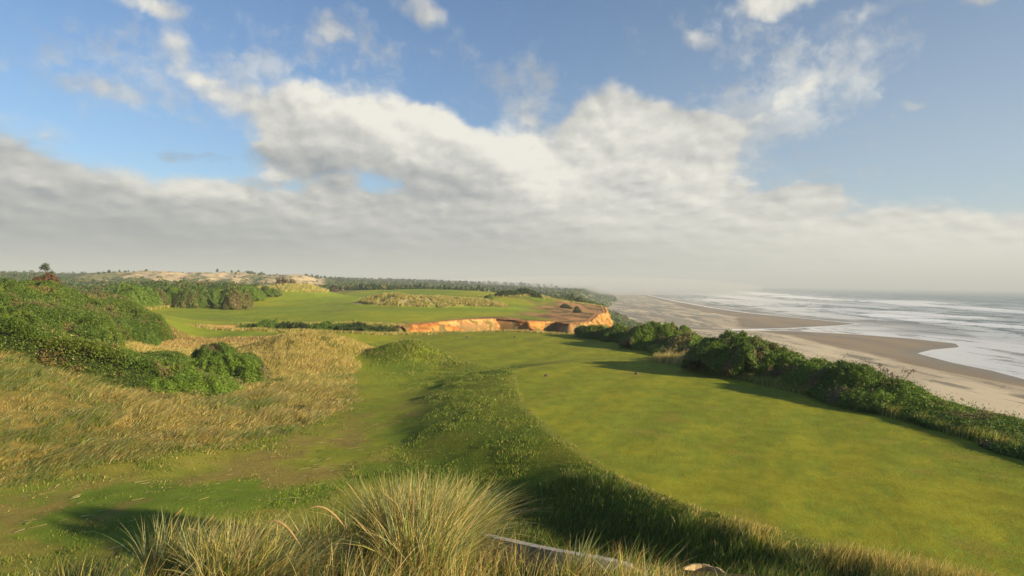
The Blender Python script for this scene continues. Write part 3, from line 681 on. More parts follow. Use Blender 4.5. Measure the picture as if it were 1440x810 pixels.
def build_grass():
    # wind-combed golden fescue on the left slope
    x, y = scatter(GOLD, 330, 2); n1 = fbm(x / 2.3, y / 2.3, 5, 101, .6)
    dg = sdf(x, y, GOLD) + (n1 - .5) * 3; clump = fbm(x / .9, y / .9, 3, 501, .6)
    pd = np.where(np.hypot(x, y) < 30, 1, .72)
    k = (dg < .3) & (rng.random(len(x)) < (.3 + 1.1 * clump) * pd * (1 - ss(dg, -1.2, .3) * .6)) & (x > -.80 * y - 2)
    k &= sdf(x, y, HILL_THICKET) > -.6
    x, y, clump, dg = x[k], y[k], clump[k], dg[k]; n = len(x)
    big = fbm(x / 3.5, y / 3.5, 3, 505)
    h = (.12 + .50 * ss(clump, .3, .75)) * rng.uniform(.6, 1.25, n) * (1 - .45 * ss(dg, -2.5, .3))
    cg = pick(STRAW + GRN + BLUEG, [5, 5, 3, 3, 1, 1.5, .4, 1.5, 1, .7, 1], n)
    gg = pick(GRN + BLUEG, [2, 2, 1, 3, 2, 2, 1], n)
    sel = (rng.random(n) < ss(big, .46, .66) * .8 + .35 * (1 - ss(y, 20, 27)))
    c = np.where(sel[:, None], gg, cg)
    tag(blades('golden_grass', x, y, h, rng.uniform(.008, .016, n) * (1 + y / 50), rng.uniform(.5, 1.7, n) * (1 + .5 * (1 - ss(y, 20, 30))), c, 3, leand=(.9, .1), droop=.30), 'tall golden wind-combed grass on the left slope', 'grass', kind='stuff')
    print('gold', n)
    # green rough in the valley and on the tee bank
    poly = [(-26, 12), (6, 11), (5, 17), (1.5, 25), (.2, 36), (.5, 44), (-3, 52), (-6, 60), (-18, 70), (-20, 60), (-14, 50), (-9, 36), (-13, 26), (-24, 20)]
    x, y = scatter(poly, 330, 1); st = sdf(x, y, TEE); s2 = sdf(x, y, TEE2); nn = fbm(x / 1.2, y / 1.2, 4, 511, .6)
    pth, _ = dline(x, y, [(-30, 15), (-16, 17.5), (-9, 21.5), (-5.2, 30), (-7.5, 40), (-12.5, 50), (-15, 60)])
    bank = (1 - ss(y, 17.5, 21)) * ss(x, -4, 1)
    k = (sdf(x, y, poly) < 0) & (st > .1) & (s2 > .3) & (rng.random(len(x)) < (.38 + .75 * ss(nn, .38, .66)) * (.45 + .55 * ss(pth, .8, 3.5)) + bank) & (np.hypot(x - 1, y + 2) > 9.5) & (x > -.8 * y - 1)
    k &= sdf(x, y, GOLD) > -1
    x, y, st, nn, pth, bank = x[k], y[k], st[k], nn[k], pth[k], bank[k]; n = len(x)
    h = (.045 + .075 * ss(nn, .40, .75)) * rng.uniform(.6, 1.4, n) * (.45 + .55 * ss(pth, .8, 3)) + bank * .20 * rng.uniform(.5, 1.3, n) * ss(st, .2, 1.5)
    cg = pick(GRN + STRAW, [3, 3, 1.5, 4, .3, .7, .15, .2], n); cs = pick(STRAW + GRN, [2, 3, 2, 1, 0, 2, 0, 3], n)
    c = np.where((rng.random(n) < .55 * (1 - ss(pth, .6, 3)) * (1 - ss(y, 22, 34)))[:, None], cs, cg)
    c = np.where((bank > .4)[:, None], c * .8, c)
    tag(blades('rough_grass', x, y, h, rng.uniform(.010, .018, n) * (1 + y / 60), rng.uniform(.2, .9, n), c, 2, leand=(.6, .2), spread=.6), 'short green rough between the left slope and the tee', 'grass', kind='stuff')
    print('rough', n)
    # tall grass on the bank under the near edge of the tee and its golden rim
    poly = [(-2.5, 19), (-2, 14), (0, 10), (3, 8), (9, 7.5), (14, 8), (12, 11), (8, 14.4), (5, 17.2), (3.6, 19.2), (2, 20.2), (-.5, 20.4)]
    x, y = scatter(poly, 1000, .5); st = sdf(x, y, TEE); nn = fbm(x / .8, y / .8, 4, 521, .6)
    k = (sdf(x, y, poly) < 0) & (st > .08) & (rng.random(len(x)) < (.15 + 1.5 * (nn - .25))) & (np.hypot(x - 1, y + 2) > 8.2)
    x, y, st, nn = x[k], y[k], st[k], nn[k]; n = len(x)
    rimw = .5 + 2.0 * ss(x, 3, 8)
    rim = 1 - ss(st + (nn - .5) * 1.2, rimw * .5, rimw)
    h = (.13 + .30 * ss(nn, .35, .7)) * rng.uniform(.6, 1.25, n) * (.5 + .5 * ss(st, .1, .9)) * (.75 + .5 * ss(x, 3, 8))
    c = np.where((rng.random(n) < rim * .85 + .05)[:, None], pick(STRAW + GRN, [5, 5, 3, 2, .5, 1, 0, 1.5], n), pick(GRN + BLUEG + STRAW, [4, 2, 3, 1, 1, .6, 1.2, .1, .3, .1, 0], n) * .85)
    tag(blades('bank_grass', x, y, h, rng.uniform(.006, .013, n), rng.uniform(.3, 1.0, n), c, 3, leand=(.55, .05), spread=.5, droop=.12), 'tall lush grass on the shaded bank below the near tee', 'grass', kind='stuff')
    print('bank', n)
    # grasses on the mounds, along the far lawns, ravine rim, in front of the seaside shrubs
    xs, ys, hs, cs, ws = [], [], [], [], []
    def addg(x, y, h, c, w): xs.append(x); ys.append(y); hs.append(h); cs.append(c); ws.append(w)
    for (cx, cy, rx, ry, dn, hh, wt) in [(-7.2, 55, 4.8, 4.0, 260, .24, (.8, 1.2, .3, 1, 4, 4, 3, 3)), (-3.4, 52, 3.0, 2.6, 160, .16, (1, 1, 0, 1, 3, 3, 1, 3)), (-17, 57, 5.5, 6.5, 220, .42, (4, 5, 3, 2, .4, .8, .2, 1)), (-15, 49, 4, 6, 240, .45, (5, 4, 3, 2, .5, 1, .2, 1)), (-13, 42, 3.2, 6, 240, .35, (5, 4, 2, 2, .6, 1, .3, 1.5)),
                                         (10.3, 47.0, 4.4, 2.0, 420, .95, (4, 4, 2, 5, .3, .6, 0, 1)), (8.3, 66, 7.5, 2.0, 160, .35, (5, 4, 1, 3, .3, 1, 0, 1)), (13.6, 53, 1.6, 8, 170, .5, (2, 2, 1, 2, 2, 3, 2, 2))]:
        n = int(dn * rx * ry * 3.2); a = rng.uniform(0, 2 * np.pi, n); r = np.sqrt(rng.random(n)); x = cx + rx * r * np.cos(a); y = cy + ry * r * np.sin(a)
        cl = fbm(x / .8, y / .8, 3, 531); k = (rng.random(n) < .25 + cl) & (sdf(x, y, TEE) > .15) & (sdf(x, y, TEE2) > .4)
        x, y, cl, r = x[k], y[k], cl[k], r[k]; n = len(x)
        addg(x, y, hh * (.4 + cl) * rng.uniform(.6, 1.2, n) * (1.1 - .6 * r ** 3), pick(STRAW + GRN, wt, n), np.full(n, .022) * (1 + (cy > 45) * .4))
    x, y = scatter(DRY2, 70, 0); k = (sdf(x, y, DRY2) < 0) & (sdf(x, y, HILL_THICKET) > -1); x, y = x[k], y[k]; cl = fbm(x / 2.3, y / 2.3, 5, 101, .6)
    addg(x, y, (.15 + .3 * cl) * rng.uniform(.5, 1.2, len(x)), pick(STRAW + GRN, [4, 5, 2, 4, .6, 1, .5, 1.5], len(x)), np.full(len(x), .028))
    x, y = scatter(DRY, 30, 2); cl = fbm(x / 2.3, y / 2.3, 5, 101, .6); k = (sdf(x, y, DRY) < 1) & (sdf(x, y, FAIR) > .5) & (sdf(x, y, HILL_THICKET) > 0); x, y, cl = x[k], y[k], cl[k]
    addg(x, y, (.12 + .25 * cl) * rng.uniform(.5, 1.2, len(x)), pick(STRAW + [(.30, .17, .08)] + GRN, [3, 4, 5, 2, 4, .3, .7, .3, 1], len(x)), np.full(len(x), .035))
    te = np.array(TEE[:11], float); n = 15000; t = rng.random(n) * (len(te) - 1); i = t.astype(int); f = t - i
    x = te[i, 0] * (1 - f) + te[i + 1, 0] * f - rng.exponential(.28, n); y = te[i, 1] * (1 - f) + te[i + 1, 1] * f - rng.exponential(.12, n); k = (sdf(x, y, TEE) > .02) & (fbm(x / .7, y / .7, 3, 571) + rng.normal(0, .06, n) > .54); x, y = x[k], y[k]; n = len(x)
    addg(x, y, rng.uniform(.03, .10, n), pick(STRAW + GRN, [2, 2, .5, 1, 2, 3, 1, 4], n), np.full(n, .016))
    # skirt of grasses along the foot of the seaside shrubs
    foot = np.array([(16.6, 12), (16.4, 18), (16.0, 22), (16.0, 26), (15.2, 31), (13.8, 36), (12.6, 40), (12.0, 44), (13.0, 50), (13.8, 58), (12.4, 66), (7.5, 76)], float)
    n = 90000; t = rng.random(n) * (len(foot) - 1); i = t.astype(int); f = t - i
    bx = foot[i, 0] * (1 - f) + foot[i + 1, 0] * f; by = foot[i, 1] * (1 - f) + foot[i + 1, 1] * f
    x = bx + rng.normal(0, .55, n); y = by + rng.normal(0, .8, n); k = sdf(x, y, TEE) > -.1; k &= sdf(x, y, TEE2) > .2; x, y = x[k], y[k]; n = len(x); cl = fbm(x / .9, y / .9, 3, 541)
    addg(x, y, .55 * (.35 + cl) * rng.uniform(.6, 1.2, n), pick(STRAW + GRN, [1.5, 1.5, 1, 1.2, 3, 3, 2, 3], n), np.full(n, .018))
    # marram on the dune hump, ravine rim and the banks by the far lawns
    for (cx, cy, rx, ry, n, hh, wt) in [(-24, 161, 12, 5, 15000, .8, (2, 3, 1, 5, 2, 1, 1, 2)), (-10, 166, 10, 5, 11000, .8, (2, 3, 1, 5, 2, 1, 1, 2)), (-67, 203, 12, 14, 9000, .9, (3, 4, 1, 4, 1, 1, 0, 2)), (-70, 150, 5, 16, 9000, .8, (3, 4, 1, 3, 1, 1, 0, 2)), (-72, 128, 5, 8, 5000, .8, (3, 4, 1, 3, 1, 1, 0, 2)), (3, 218, 14, 8, 6000, .7, (2, 3, 1, 2, 2, 1, 1, 2)), (14, 235, 18, 12, 6000, .6, (2, 3, 3, 2, 2, 1, 1, 2))]:
        a = rng.uniform(0, 2 * np.pi, n); r = np.sqrt(rng.random(n)); x = cx + rx * r * np.cos(a); y = cy + ry * r * np.sin(a); cl = fbm(x / 2.0, y / 2.0, 3, 551)
        k = cl > .38; x, y, cl = x[k], y[k], cl[k]; m = len(x)
        addg(x, y, hh * (.3 + cl) * rng.uniform(.6, 1.2, m), pick(STRAW + GRN, wt, m), np.full(m, .10))
    for (a, b, n) in [((-38, 83.5), (-28, 82.2), 3000), ((-28, 82.2), (-15, 78.7), 3500), ((-15, 79), (-7, 83), 3500), ((-7, 83), (0, 84), 2500), ((0, 84), (7, 80), 3500), ((-38, 96), (-28, 98.5), 2500), ((-28, 98.5), (-15, 92.5), 2500), ((7, 80), (13, 70.5), 3000)]:
        t = rng.random(n); x = a[0] + (b[0] - a[0]) * t + rng.normal(0, .4, n); y = a[1] + (b[1] - a[1]) * t + rng.normal(0, .5, n)
        addg(x, y, rng.uniform(.15, .5, n), pick(STRAW + GRN, [3, 3, 2, 2, 1, 1, 1, 2], n), np.full(n, .05))
    x = np.concatenate(xs); y = np.concatenate(ys); h = np.concatenate(hs); c = np.concatenate(cs); w = np.concatenate(ws)
    tag(blades('dune_grass', x, y, h, w, rng.uniform(.2, .8, len(x)), c, 2, leand=(.8, .1), droop=.1), 'dry dune grass on the mounds and lawn edges', 'grass', kind='stuff')
    print('dune', len(x))
    x, y = scatter(TEE, 620, 0); k = (sdf(x, y, TEE) < .05) & (y < 34) & (rng.random(len(x)) < 1.1 - y / 50); x, y = x[k], y[k]; n = len(x)
    nA = fbm(x / 2.3, y / 2.3, 5, 101, .6); c = np.where((rng.random(n) < ss(nA, .42, .6))[:, None], pick([(.15, .22, .024), (.19, .25, .03), (.11, .18, .02)], [2, 2, 1], n), pick([(.25, .27, .03), (.21, .26, .03), (.33, .28, .08)], [3, 3, 1], n))
    tag(blades('tee_turf', x, y, rng.uniform(.012, .035, n), rng.uniform(.008, .02, n), rng.uniform(.2, 1.2, n), c, 1, leand=(.4, .1), spread=.9), 'short mown blades of the near tee', 'turf', kind='stuff')
    print('turf', n)
    n = 5200; t = 1.2 + rng.random(n) * (len(foot) - 3.3); i = t.astype(int); f = t - i; q = rng.random(n)
    x = foot[i, 0] * (1 - f) + foot[i + 1, 0] * f + .4 + q * 1.8; y = foot[i, 1] * (1 - f) + foot[i + 1, 1] * f + rng.normal(0, .5, n); k = fbm(x / 1.6, y / 1.6, 3, 561) > .5; x, y, q = x[k], y[k], q[k]; n = len(x)
    tag(blades('coast_grass', x, y, (.5 + .75 * q) * rng.uniform(.5, 1.1, n) * (.55 + .45 * ss(y, 24, 36)), np.full(n, .018), rng.uniform(.2, .9, n), pick(STRAW + GRN, [.8, .8, .6, 1, 3, 3, 3, 2], n), 3, leand=(-.3, 0), spread=.5, droop=.15), 'long grass growing up through the cliff-edge shrubs', 'grass', kind='stuff')
    # straw lying on the path
    n = 420; t = rng.random(n); pp = np.array([(-20, 17), (-14, 18.5), (-9, 21), (-6.5, 25), (-7, 31)], float); q = t * 4; i = q.astype(int); f = q - i
    x = pp[i, 0] * (1 - f) + pp[np.minimum(i + 1, 4), 0] * f + rng.normal(0, 1.7, n); y = pp[i, 1] * (1 - f) + pp[np.minimum(i + 1, 4), 1] * f + rng.normal(0, 1.6, n)
    L = rng.uniform(.1, .55, n) * rng.uniform(.4, 1, n); a = rng.normal(.15, .25, n); ca, sa = np.cos(a), np.sin(a); w = .006 + .006 * rng.random(n); z = Hat(x, y) + .07
    V = np.zeros((n, 4, 3)); 
    for k, (s1, s2_) in enumerate([(-1, -1), (1, -1), (1, 1), (-1, 1)]):
        V[:, k, 0] = x + ca * s1 * L / 2 - sa * s2_ * w; V[:, k, 1] = y + sa * s1 * L / 2 + ca * s2_ * w; V[:, k, 2] = z + .02 * s1
    V[:, :, 2] += rng.normal(0, .006, (n, 4))
    c = np.repeat(pick([(.55, .45, .25), (.42, .32, .15)], [1, 1], n), 4, 0)
    tag(mesh_obj('fallen_straw', V.reshape(-1, 3), np.arange(4 * n), 4, M_grass, c), 'pale straw strewn over the worn path', 'straw', kind='stuff')
build_grass()

# ------------------------------------------------------------------ foliage
def leaf_mesh(P, N, size, col, asp=.55, jit=.6):
    """one kinked leaf (two triangles would be wasted at this size: one triangle) per point"""
    n = len(P); N = unit(N + rng.normal(0, jit, (n, 3))); a = unit(np.cross(N, rng.normal(0, 1, (n, 3)))); b = np.cross(N, a)
    s = (size * rng.uniform(.6, 1.35, n))[:, None]
    V = np.stack([P - a * s * .5 - b * s * asp * .5, P - a * s * .5 + b * s * asp * .5, P + a * s * .6], 1)
    return V.reshape(-1, 3), np.repeat(col, 3, 0)
GREENS = {'salal': ((.055, .115, .013), (.125, .195, .026)), 'bright': ((.085, .165, .016), (.165, .25, .030)), 'dark': ((.028, .055, .014), (.065, .10, .022)), 'olive': ((.10, .11, .03), (.19, .18, .055)),
          'rust': ((.10, .045, .022), (.17, .085, .04)), 'brown': ((.085, .06, .035), (.16, .11, .06)), 'blue': ((.04, .07, .035), (.075, .11, .05))}
M_stem = mat_ground('woody_stem', .5, 3, var=.2)
SHRUBS = []
def dome(cx, cy, rx, ry, h, leaf, kind, seed, rot=0, cover=2.2, lump=.30, lfreq=2.2, sq=.75, twig=.0):
    """a draped mound of foliage: height above the terrain is a lumpy dome"""
    c, s = math.cos(R(rot)), math.sin(R(rot))
    area = math.pi * rx * ry * (1 + .9 * h / min(rx, ry)) ; n = int(area / (leaf * leaf * .3) * cover)
    q = np.sqrt(rng.random(n)); q = np.where(rng.random(n) < .35, 1 - (1 - q) * .45, q)
    a = rng.uniform(0, 2 * np.pi, n)
    def shape(u, v):
        ang = np.arctan2(v, u); rr = np.hypot(u, v)
        wob = 1 + .34 * (fbm(np.cos(ang) * 1.6 + seed, np.sin(ang) * 1.6 + seed * .7, 3, 601) - .5) * 2
        rho = rr / wob
        x = cx + u * rx * c - v * ry * s; y = cy + u * rx * s + v * ry * c
        wv = fbm(x * lfreq / 2.2 + seed, y * lfreq / 2.2, 4, 611, .55)
        # cauliflower lumps
        cell = np.abs(fbm(x * lfreq * .55 + seed * 3, y * lfreq * .55, 2, 621) * 2 - 1)
        hh = h * np.clip(1 - rho ** 2.2, 0, 1) ** sq * (1 + lump * 2 * (wv - .5) - lump * .9 * (1 - ss(cell, 0, .35)))
        return x, y, hh
    u, v = q * np.cos(a), q * np.sin(a); e = .02
    x, y, hh = shape(u, v)
    g = Hat(x, y); z = g + hh
    xa, ya, ha = shape(u + e, v); xb, yb, hb = shape(u, v + e)
    za = Hat(xa, ya) + ha; zb = Hat(xb, yb) + hb
    N = unit(np.cross(np.stack([xa - x, ya - y, za - z], -1), np.stack([xb - x, yb - y, zb - z], -1)))
    dep = rng.random(n) ** 2 * .45 * np.minimum(h, .8) + (hh < .12) * 0
    P = np.stack([x, y, z], -1) - N * dep[:, None] + rng.normal(0, leaf * .35, (n, 3))
    sp = rng.random(n) < .10; P[sp] += (N[sp] * .6 + (0, 0, .5)) * (rng.exponential(.5, sp.sum()) * min(.30, leaf * 2.2))[:, None]
    k = hh > .03; P, N = P[k], N[k]; x, y = x[k], y[k]
    return P, N, x, y, shape
def shrub(name, label, cat, domes, kind='salal', leaf=.09, group=None, seed=1, cover=2.2, lump=.3, lfreq=2.2, stems=0, sq=.75, patch=.0):
    cx, cy = domes[0][0], domes[0][1]; off = np.array([cx, cy, float(np.ravel(Hat(cx, cy))[0])])
    VV, CC = [], []; core = []
    lo, hi = [np.array(v) for v in GREENS[kind]]
    for i, dm in enumerate(domes):
        cx_, cy_, rx, ry, h = dm[:5]; rot = dm[5] if len(dm) > 5 else 0
        P, N, x, y, shape = dome(cx_, cy_, rx, ry, h, leaf, kind, seed + i * 3.7, rot, cover, lump, lfreq, sq)
        n = len(P); f = np.clip(fbm(x / .9, y / .9, 3, 631) * .8 + rng.normal(0, .22, n) + .1, 0, 1)[:, None]
        col = lo * (1 - f) + hi * f
        if patch > 0:
            pm = ss(fbm(x / 1.5 + seed, y / 1.5, 3, 641), .66 - patch * .2, .72 - patch * .2)[:, None] * (rng.random((n, 1)) < .7); col = col * (1 - pm) + np.array((.20, .15, .08)) * pm
        dead = rng.random(n) < .012; col[dead] = (.30, .22, .10)
        V, c = leaf_mesh(P - off, N + np.array((0, 0, .25)), np.full(n, leaf), col); VV.append(V); CC.append(c)
        # inner shade painted as a dark, closed lumpy hull well inside the leaves
        m, k = 40, 14
        A = np.linspace(0, 2 * np.pi, m, endpoint=False); Q = np.linspace(0, .86, k)
        AA, QQ = np.meshgrid(A, Q); xx, yy, hh = shape(QQ * np.cos(AA), QQ * np.sin(AA))
        zz = Hat(xx, yy) + np.maximum(hh * .72 - min(.22 * h + .05, .3), -.15)
        Vc = np.stack([xx, yy, zz], -1).reshape(-1, 3) - off
        ii = np.arange(k - 1)[:, None]; jj = np.arange(m)[None]; j2 = (jj + 1) % m
        F = np.stack([ii * m + jj, ii * m + j2, (ii + 1) * m + j2, (ii + 1) * m + jj], -1).reshape(-1, 4)
        core.append((Vc, F))
    root = empty(name, off); tag(root, label, cat, group)
    V = np.concatenate(VV); c = np.concatenate(CC)
    fo = mesh_obj('foliage', V, np.arange(len(V)), 3, M_leaf, c, parent=root)
    for Vc, F in core: mesh_obj('shade_hull', Vc, F.ravel(), 4, M_core, np.broadcast_to(lo * .55 + np.array((.012, .008, .004)), (len(Vc), 3)), smooth=True, parent=root)
    return root
def dpx(u, vtop, d, wpx, ratio=1.0, lift=0.0):
    """a dome whose centre lies at bearing u, distance d, whose top reaches vtop"""
    x = (u - 720) / 960 * d; g = float(np.ravel(Hat(x, d))[0]); zt = CAMZ - (vtop - hor(u)) / 960 * d
    rx = wpx / 2 / 960 * d; return (x, d, rx, rx * ratio, max(zt - g, .25) + lift)

def build_shrubs():
    # seaside shrubs along the cliff edge, from the near end to the far end
    G = 'dense green shrubs lining the cliff edge beside the tee'
    S = [
     ('low end shrub of the cliff-edge row, cut by the right edge of the photo', [(18.4, 21.5, 2.0, 3.4, .42), (18.8, 17, 2, 3.5, .5), (20.3, 22, 2.0, 4, .4)], 'salal', .075),
     ('mottled green shrub with brownish grass tips, next to the frame-cut end shrub', [dpx(1400, 596, 25.6, 110, 1.2), (18.0, 27.3, 1.6, 2.3, .55)], 'salal', .075),
     ('shrub with bright sloping crown below the bare twigs, above the beach', [dpx(1320, 569, 28.6, 100, 1.2), (17.4, 31, 1.6, 2.2, .8)], 'bright', .075),
     ('dark flat-topped cliff-edge shrub with bare twigs on its shoulder', [dpx(1240, 532, 32.5, 100, 1.2), dpx(1195, 512, 34.0, 90, 1.2), (15.8, 32.5, 1.0, 2.5, .8)], 'salal', .08),
     ('small saddle shrub between the dark flat-topped shrub and the biggest hump', [dpx(1150, 508, 37.5, 80, 1.3)], 'bright', .08),
     ('biggest humped shrub of the cliff-edge row, pale stems on its face', [dpx(1035, 471, 43.0, 120, 1.1), dpx(1085, 490, 41.0, 90, 1.2), (14.4, 42, 1.2, 2.6, 1.1)], 'salal', .085),
     ('low dark shrub linking the biggest hump and the round hump', [dpx(988, 484, 52, 70, 1.4), (16.3, 49, 2, 3, .8)], 'dark', .09),
     ('round-topped bright hump shrub standing against the beach, behind the pale grass', [dpx(930, 455, 65, 100, 1.0), dpx(965, 469, 60, 60, 1.0), (13.8, 60, 1.4, 3, .7)], 'bright', .10),
     ('dark shadowed shrub left of the round-topped hump', [dpx(885, 459, 72, 80, .9), dpx(850, 463, 76, 70, .9)], 'salal', .11)]
    for i, (lab, dm, kd, lf) in enumerate(S):
        dm = [(a[0] + .2, a[1], a[2] * 1.2 + .2, a[3] * 1.4, a[4] * 1.0) for a in dm]; shrub('cliff_edge_shrub', lab, 'shrub', dm, kd, lf, G, seed=3 + i * 5, cover=2.9, lump=.24, lfreq=2.0, sq=.62, patch=.35)
    # shrubs filling the mouth of the ravine below the sandstone
    ra = [('low shrub row under the sandstone corner, in the ravine mouth', [(9.5, 88, 5.5, 3.0, 2.2), (15.5, 80, 5, 3.5, 2.4), (4.5, 95, 4, 3, 2.0)]),
          ('bright bush at the foot of the rounded sandstone faces', [(0.2, 107, 4.5, 4.5, 3.6), (5.5, 108, 4, 4, 2.8)]),
          ('dark shrubs below the bluff tip', [(20, 118, 7, 10, 2.6), (14.5, 104, 6, 7, 2.4)]),
          ('green seaward shrubs hanging on the slope right of the bluff tip', [(31, 172, 6, 14, 2.6), (34, 150, 8, 12, 2.4), (30, 135, 6, 9, 2.0)])]
    for i, (lab, dm) in enumerate(ra): shrub('ravine_shrub', lab, 'shrub', dm, 'salal', .20, 'shrubs in and around the ravine', seed=40 + i * 3, cover=2.0, lump=.3, lfreq=.9)
    ln = [('dark shrub at the left end of the narrow ravine', -33.0, 90.2), ('middle dark bush of the narrow ravine', -28.8, 90.0), ('dark bush in the ravine right of its middle', -24.2, 88.5), ('dark bush in the ravine next to the first sandstone', -19.8, 86.8)]
    for i, (lab, x, y) in enumerate(ln):
        g = float(np.ravel(Hat(x, y))[0]); shrub('ravine_bush', lab, 'bush', [(x, y, 3.3, 4.6, -.15 - g), (x + 2.0, y - .8, 2.8, 4.0, -.35 - g)], 'dark' if i % 2 else 'salal', .16, 'bushes in the narrow ravine', seed=60 + i, cover=2.2, lump=.22, lfreq=1.3, sq=.45)
    g = float(np.ravel(Hat(-14.5, 85.2))[0])
    shrub('ravine_bush', 'dark bush filling the ravine in front of the leftmost sandstone face', 'bush', [(-15.6, 84.8, 3, 2.4, -.5 - g)], 'dark', .16, 'bushes in the narrow ravine', seed=69, cover=2.2)
    # mounded shrubs in front of the hill
    G = 'mounded green shrubs at the foot of the left hill'
    S = [
     ('front mounded shrub above the golden grass, lowest of the left group', [dpx(285, 522, 38.0, 120, .8), dpx(240, 530, 37.0, 80, .9)], 'bright'),
     ('long shrub mound behind the lowest front mound, edging the dry grass', [dpx(320, 498, 43, 110, .7), dpx(360, 508, 42, 50, .8)], 'bright'),
     ('round dark-topped shrub mound reaching farthest into the dry grass', [dpx(305, 481, 48, 70, .8), dpx(345, 492, 46.5, 60, .8)], 'salal'),
     ('low shrub mound with a flat shaded top, left of the round one', [dpx(235, 494, 45, 90, .8), dpx(190, 512, 42, 80, .8)], 'salal')]
    for i, (lab, dm, kd) in enumerate(S): shrub('mounded_shrub', lab, 'shrub', dm, kd, .075, G, seed=80 + i * 4, cover=2.5, lump=.3, lfreq=1.6, sq=.6, patch=.2)
    shrub('mounded_shrub', 'round shrub at the right foot of the hill, just above the dry grass', 'shrub', [dpx(195, 462, 62, 60, .9), dpx(165, 452, 63, 50, .9)], 'salal', .11, 'mounded green shrubs at the foot of the left hill', seed=99, cover=2.3, lump=.35)
    # small loose bush in the golden grass
    shrub('small_bush', 'small dark open bush standing in the golden grass below the mounded shrubs', 'bush', [dpx(228, 552, 34.0, 50, .8), dpx(212, 560, 33.2, 26, .8)], 'olive', .07, seed=110, cover=1.2, lump=.6, lfreq=3)
    shrub('knoll_bush', 'small round bush on the far lawn left of the dark knoll shrubs', 'bush', [dpx(688, 414.5, 196, 15, .9)], 'salal', .3, seed=120, cover=2)
    shrub('knoll_shrub', 'dark wide shrub mass on the knoll behind the far lawn', 'shrub', [dpx(715, 408.5, 214, 44, .5), dpx(740, 406.5, 216, 34, .5), dpx(755, 411, 212, 18, .6)], 'dark', .35, seed=122, cover=2.2, lump=.3, lfreq=.6)
    shrub('knoll_bush', 'small dark bush out on the bare bluff top', 'bush', [dpx(812, 431.5, 168, 12, .9)], 'dark', .25, seed=125, cover=2)
    shrub('knoll_bush', 'low strip of bush on the bare bluff behind the small dark bush', 'bush', [dpx(797, 428.3, 186, 20, .5)], 'dark', .25, seed=127, cover=2)
    shrub('knoll_bush', 'dark bush on the skyline at the landward end of the bluff', 'bush', [dpx(805, 414, 245, 12, .8), dpx(815, 418, 240, 14, .7)], 'dark', .3, seed=128, cover=2)
    shrub('far_lawn_bush', 'flat dark bush at the top edge of the far lawn', 'bush', [dpx(655, 408.5, 285, 26, .4)], 'dark', .35, seed=129, cover=2)
    # belt of bushes between the hill and the dunes
    G = 'bushes of the belt beyond the left hill'
    look = ['dark green', 'yellow-green', 'grey-green', 'mid-green']
    belt = [(118, 411, 100, 46, 'salal', 'green bush just over the hill crest, next to the rusty shrub'), (150, 409, 112, 50, 'olive', 'olive-topped bush over the hill crest, second from the rusty shrub'), (182, 402, 128, 60, 'bright', 'wide green bush at the left end of the belt by the fairway'), (170, 415, 118, 40, 'salal', 'low bush in front of the wide left-end belt bush'),
            (212, 403, 138, 50, 'salal', 'brown-flecked bush beside the wide left-end belt bush'), (245, 406, 142, 54, 'bright', 'bright bush above the left corner of the fairway'), (268, 408, 140, 44, 'salal', 'plain green bush in the middle of the belt, facing the fairway'), (290, 402, 150, 44, 'salal', 'tall rounded green bush right of the plain one in the middle'),
            (318, 405, 152, 44, 'bright', 'bright lumpy bush behind the tan grass bank'), (345, 402, 168, 40, 'bright', 'bright bush on the rise left of the brown shrub'), (372, 401, 180, 34, 'salal', 'green bush on the fairway bank right below the brown shrub'), (330, 408, 140, 36, 'olive', 'olive bush low against the tan grass bank')]
    for i, (u, vt, d, w, kd, lab) in enumerate(belt): shrub('belt_bush', lab, 'bush', [dpx(u, vt, d, w * 1.15, .8), dpx(u + w * .4, vt + 4, d + 3, w * .7, .8)], kd, .22, G, seed=140 + i * 2.3, cover=2.2, lump=.38, lfreq=.8, patch=.6 if kd in ('olive', 'salal') else 0)
    shrub('rusty_shrub', 'rust-red flat-topped shrub on the hill crest below the lone tree', 'shrub', [dpx(72, 387.5, 84, 38, .6), dpx(54, 391, 83, 26, .6)], 'rust', .16, seed=170, cover=2.2)
    shrub('brown_shrub', 'tall brown-leaved shrub where the belt meets the fairway bank', 'shrub', [dpx(398, 391.5, 235, 26, .8), dpx(412, 396, 230, 26, .8)], 'brown', .35, seed=175, cover=2.0, lump=.5)
    shrub('brown_shrub', 'small brown shrub on the far edge of the fairway', 'shrub', [dpx(470, 403.5, 290, 15, .8)], 'brown', .35, seed=177, cover=2.0, lump=.5)
    shrub('far_lawn_bush', 'low dark bushes in a row at the far left edge of the lawn', 'bush', [dpx(532, 403, 300, 18, .5), dpx(552, 404, 300, 16, .5), dpx(570, 405.5, 300, 16, .5)], 'dark', .35, seed=178, cover=2)
build_shrubs()
shrub('shade_shrub', 'unseen tall shrub added beside the near tee to shade the bank and hollow', 'shrub', [(10.8, 7.2, 2.6, 2.2, 2.2), (11.8, 6.4, 2.2, 2.0, 2.4)], 'salal', .09, seed=190, cover=2.4, sq=.5)  # stands out of view, added only to throw shade across the foreground

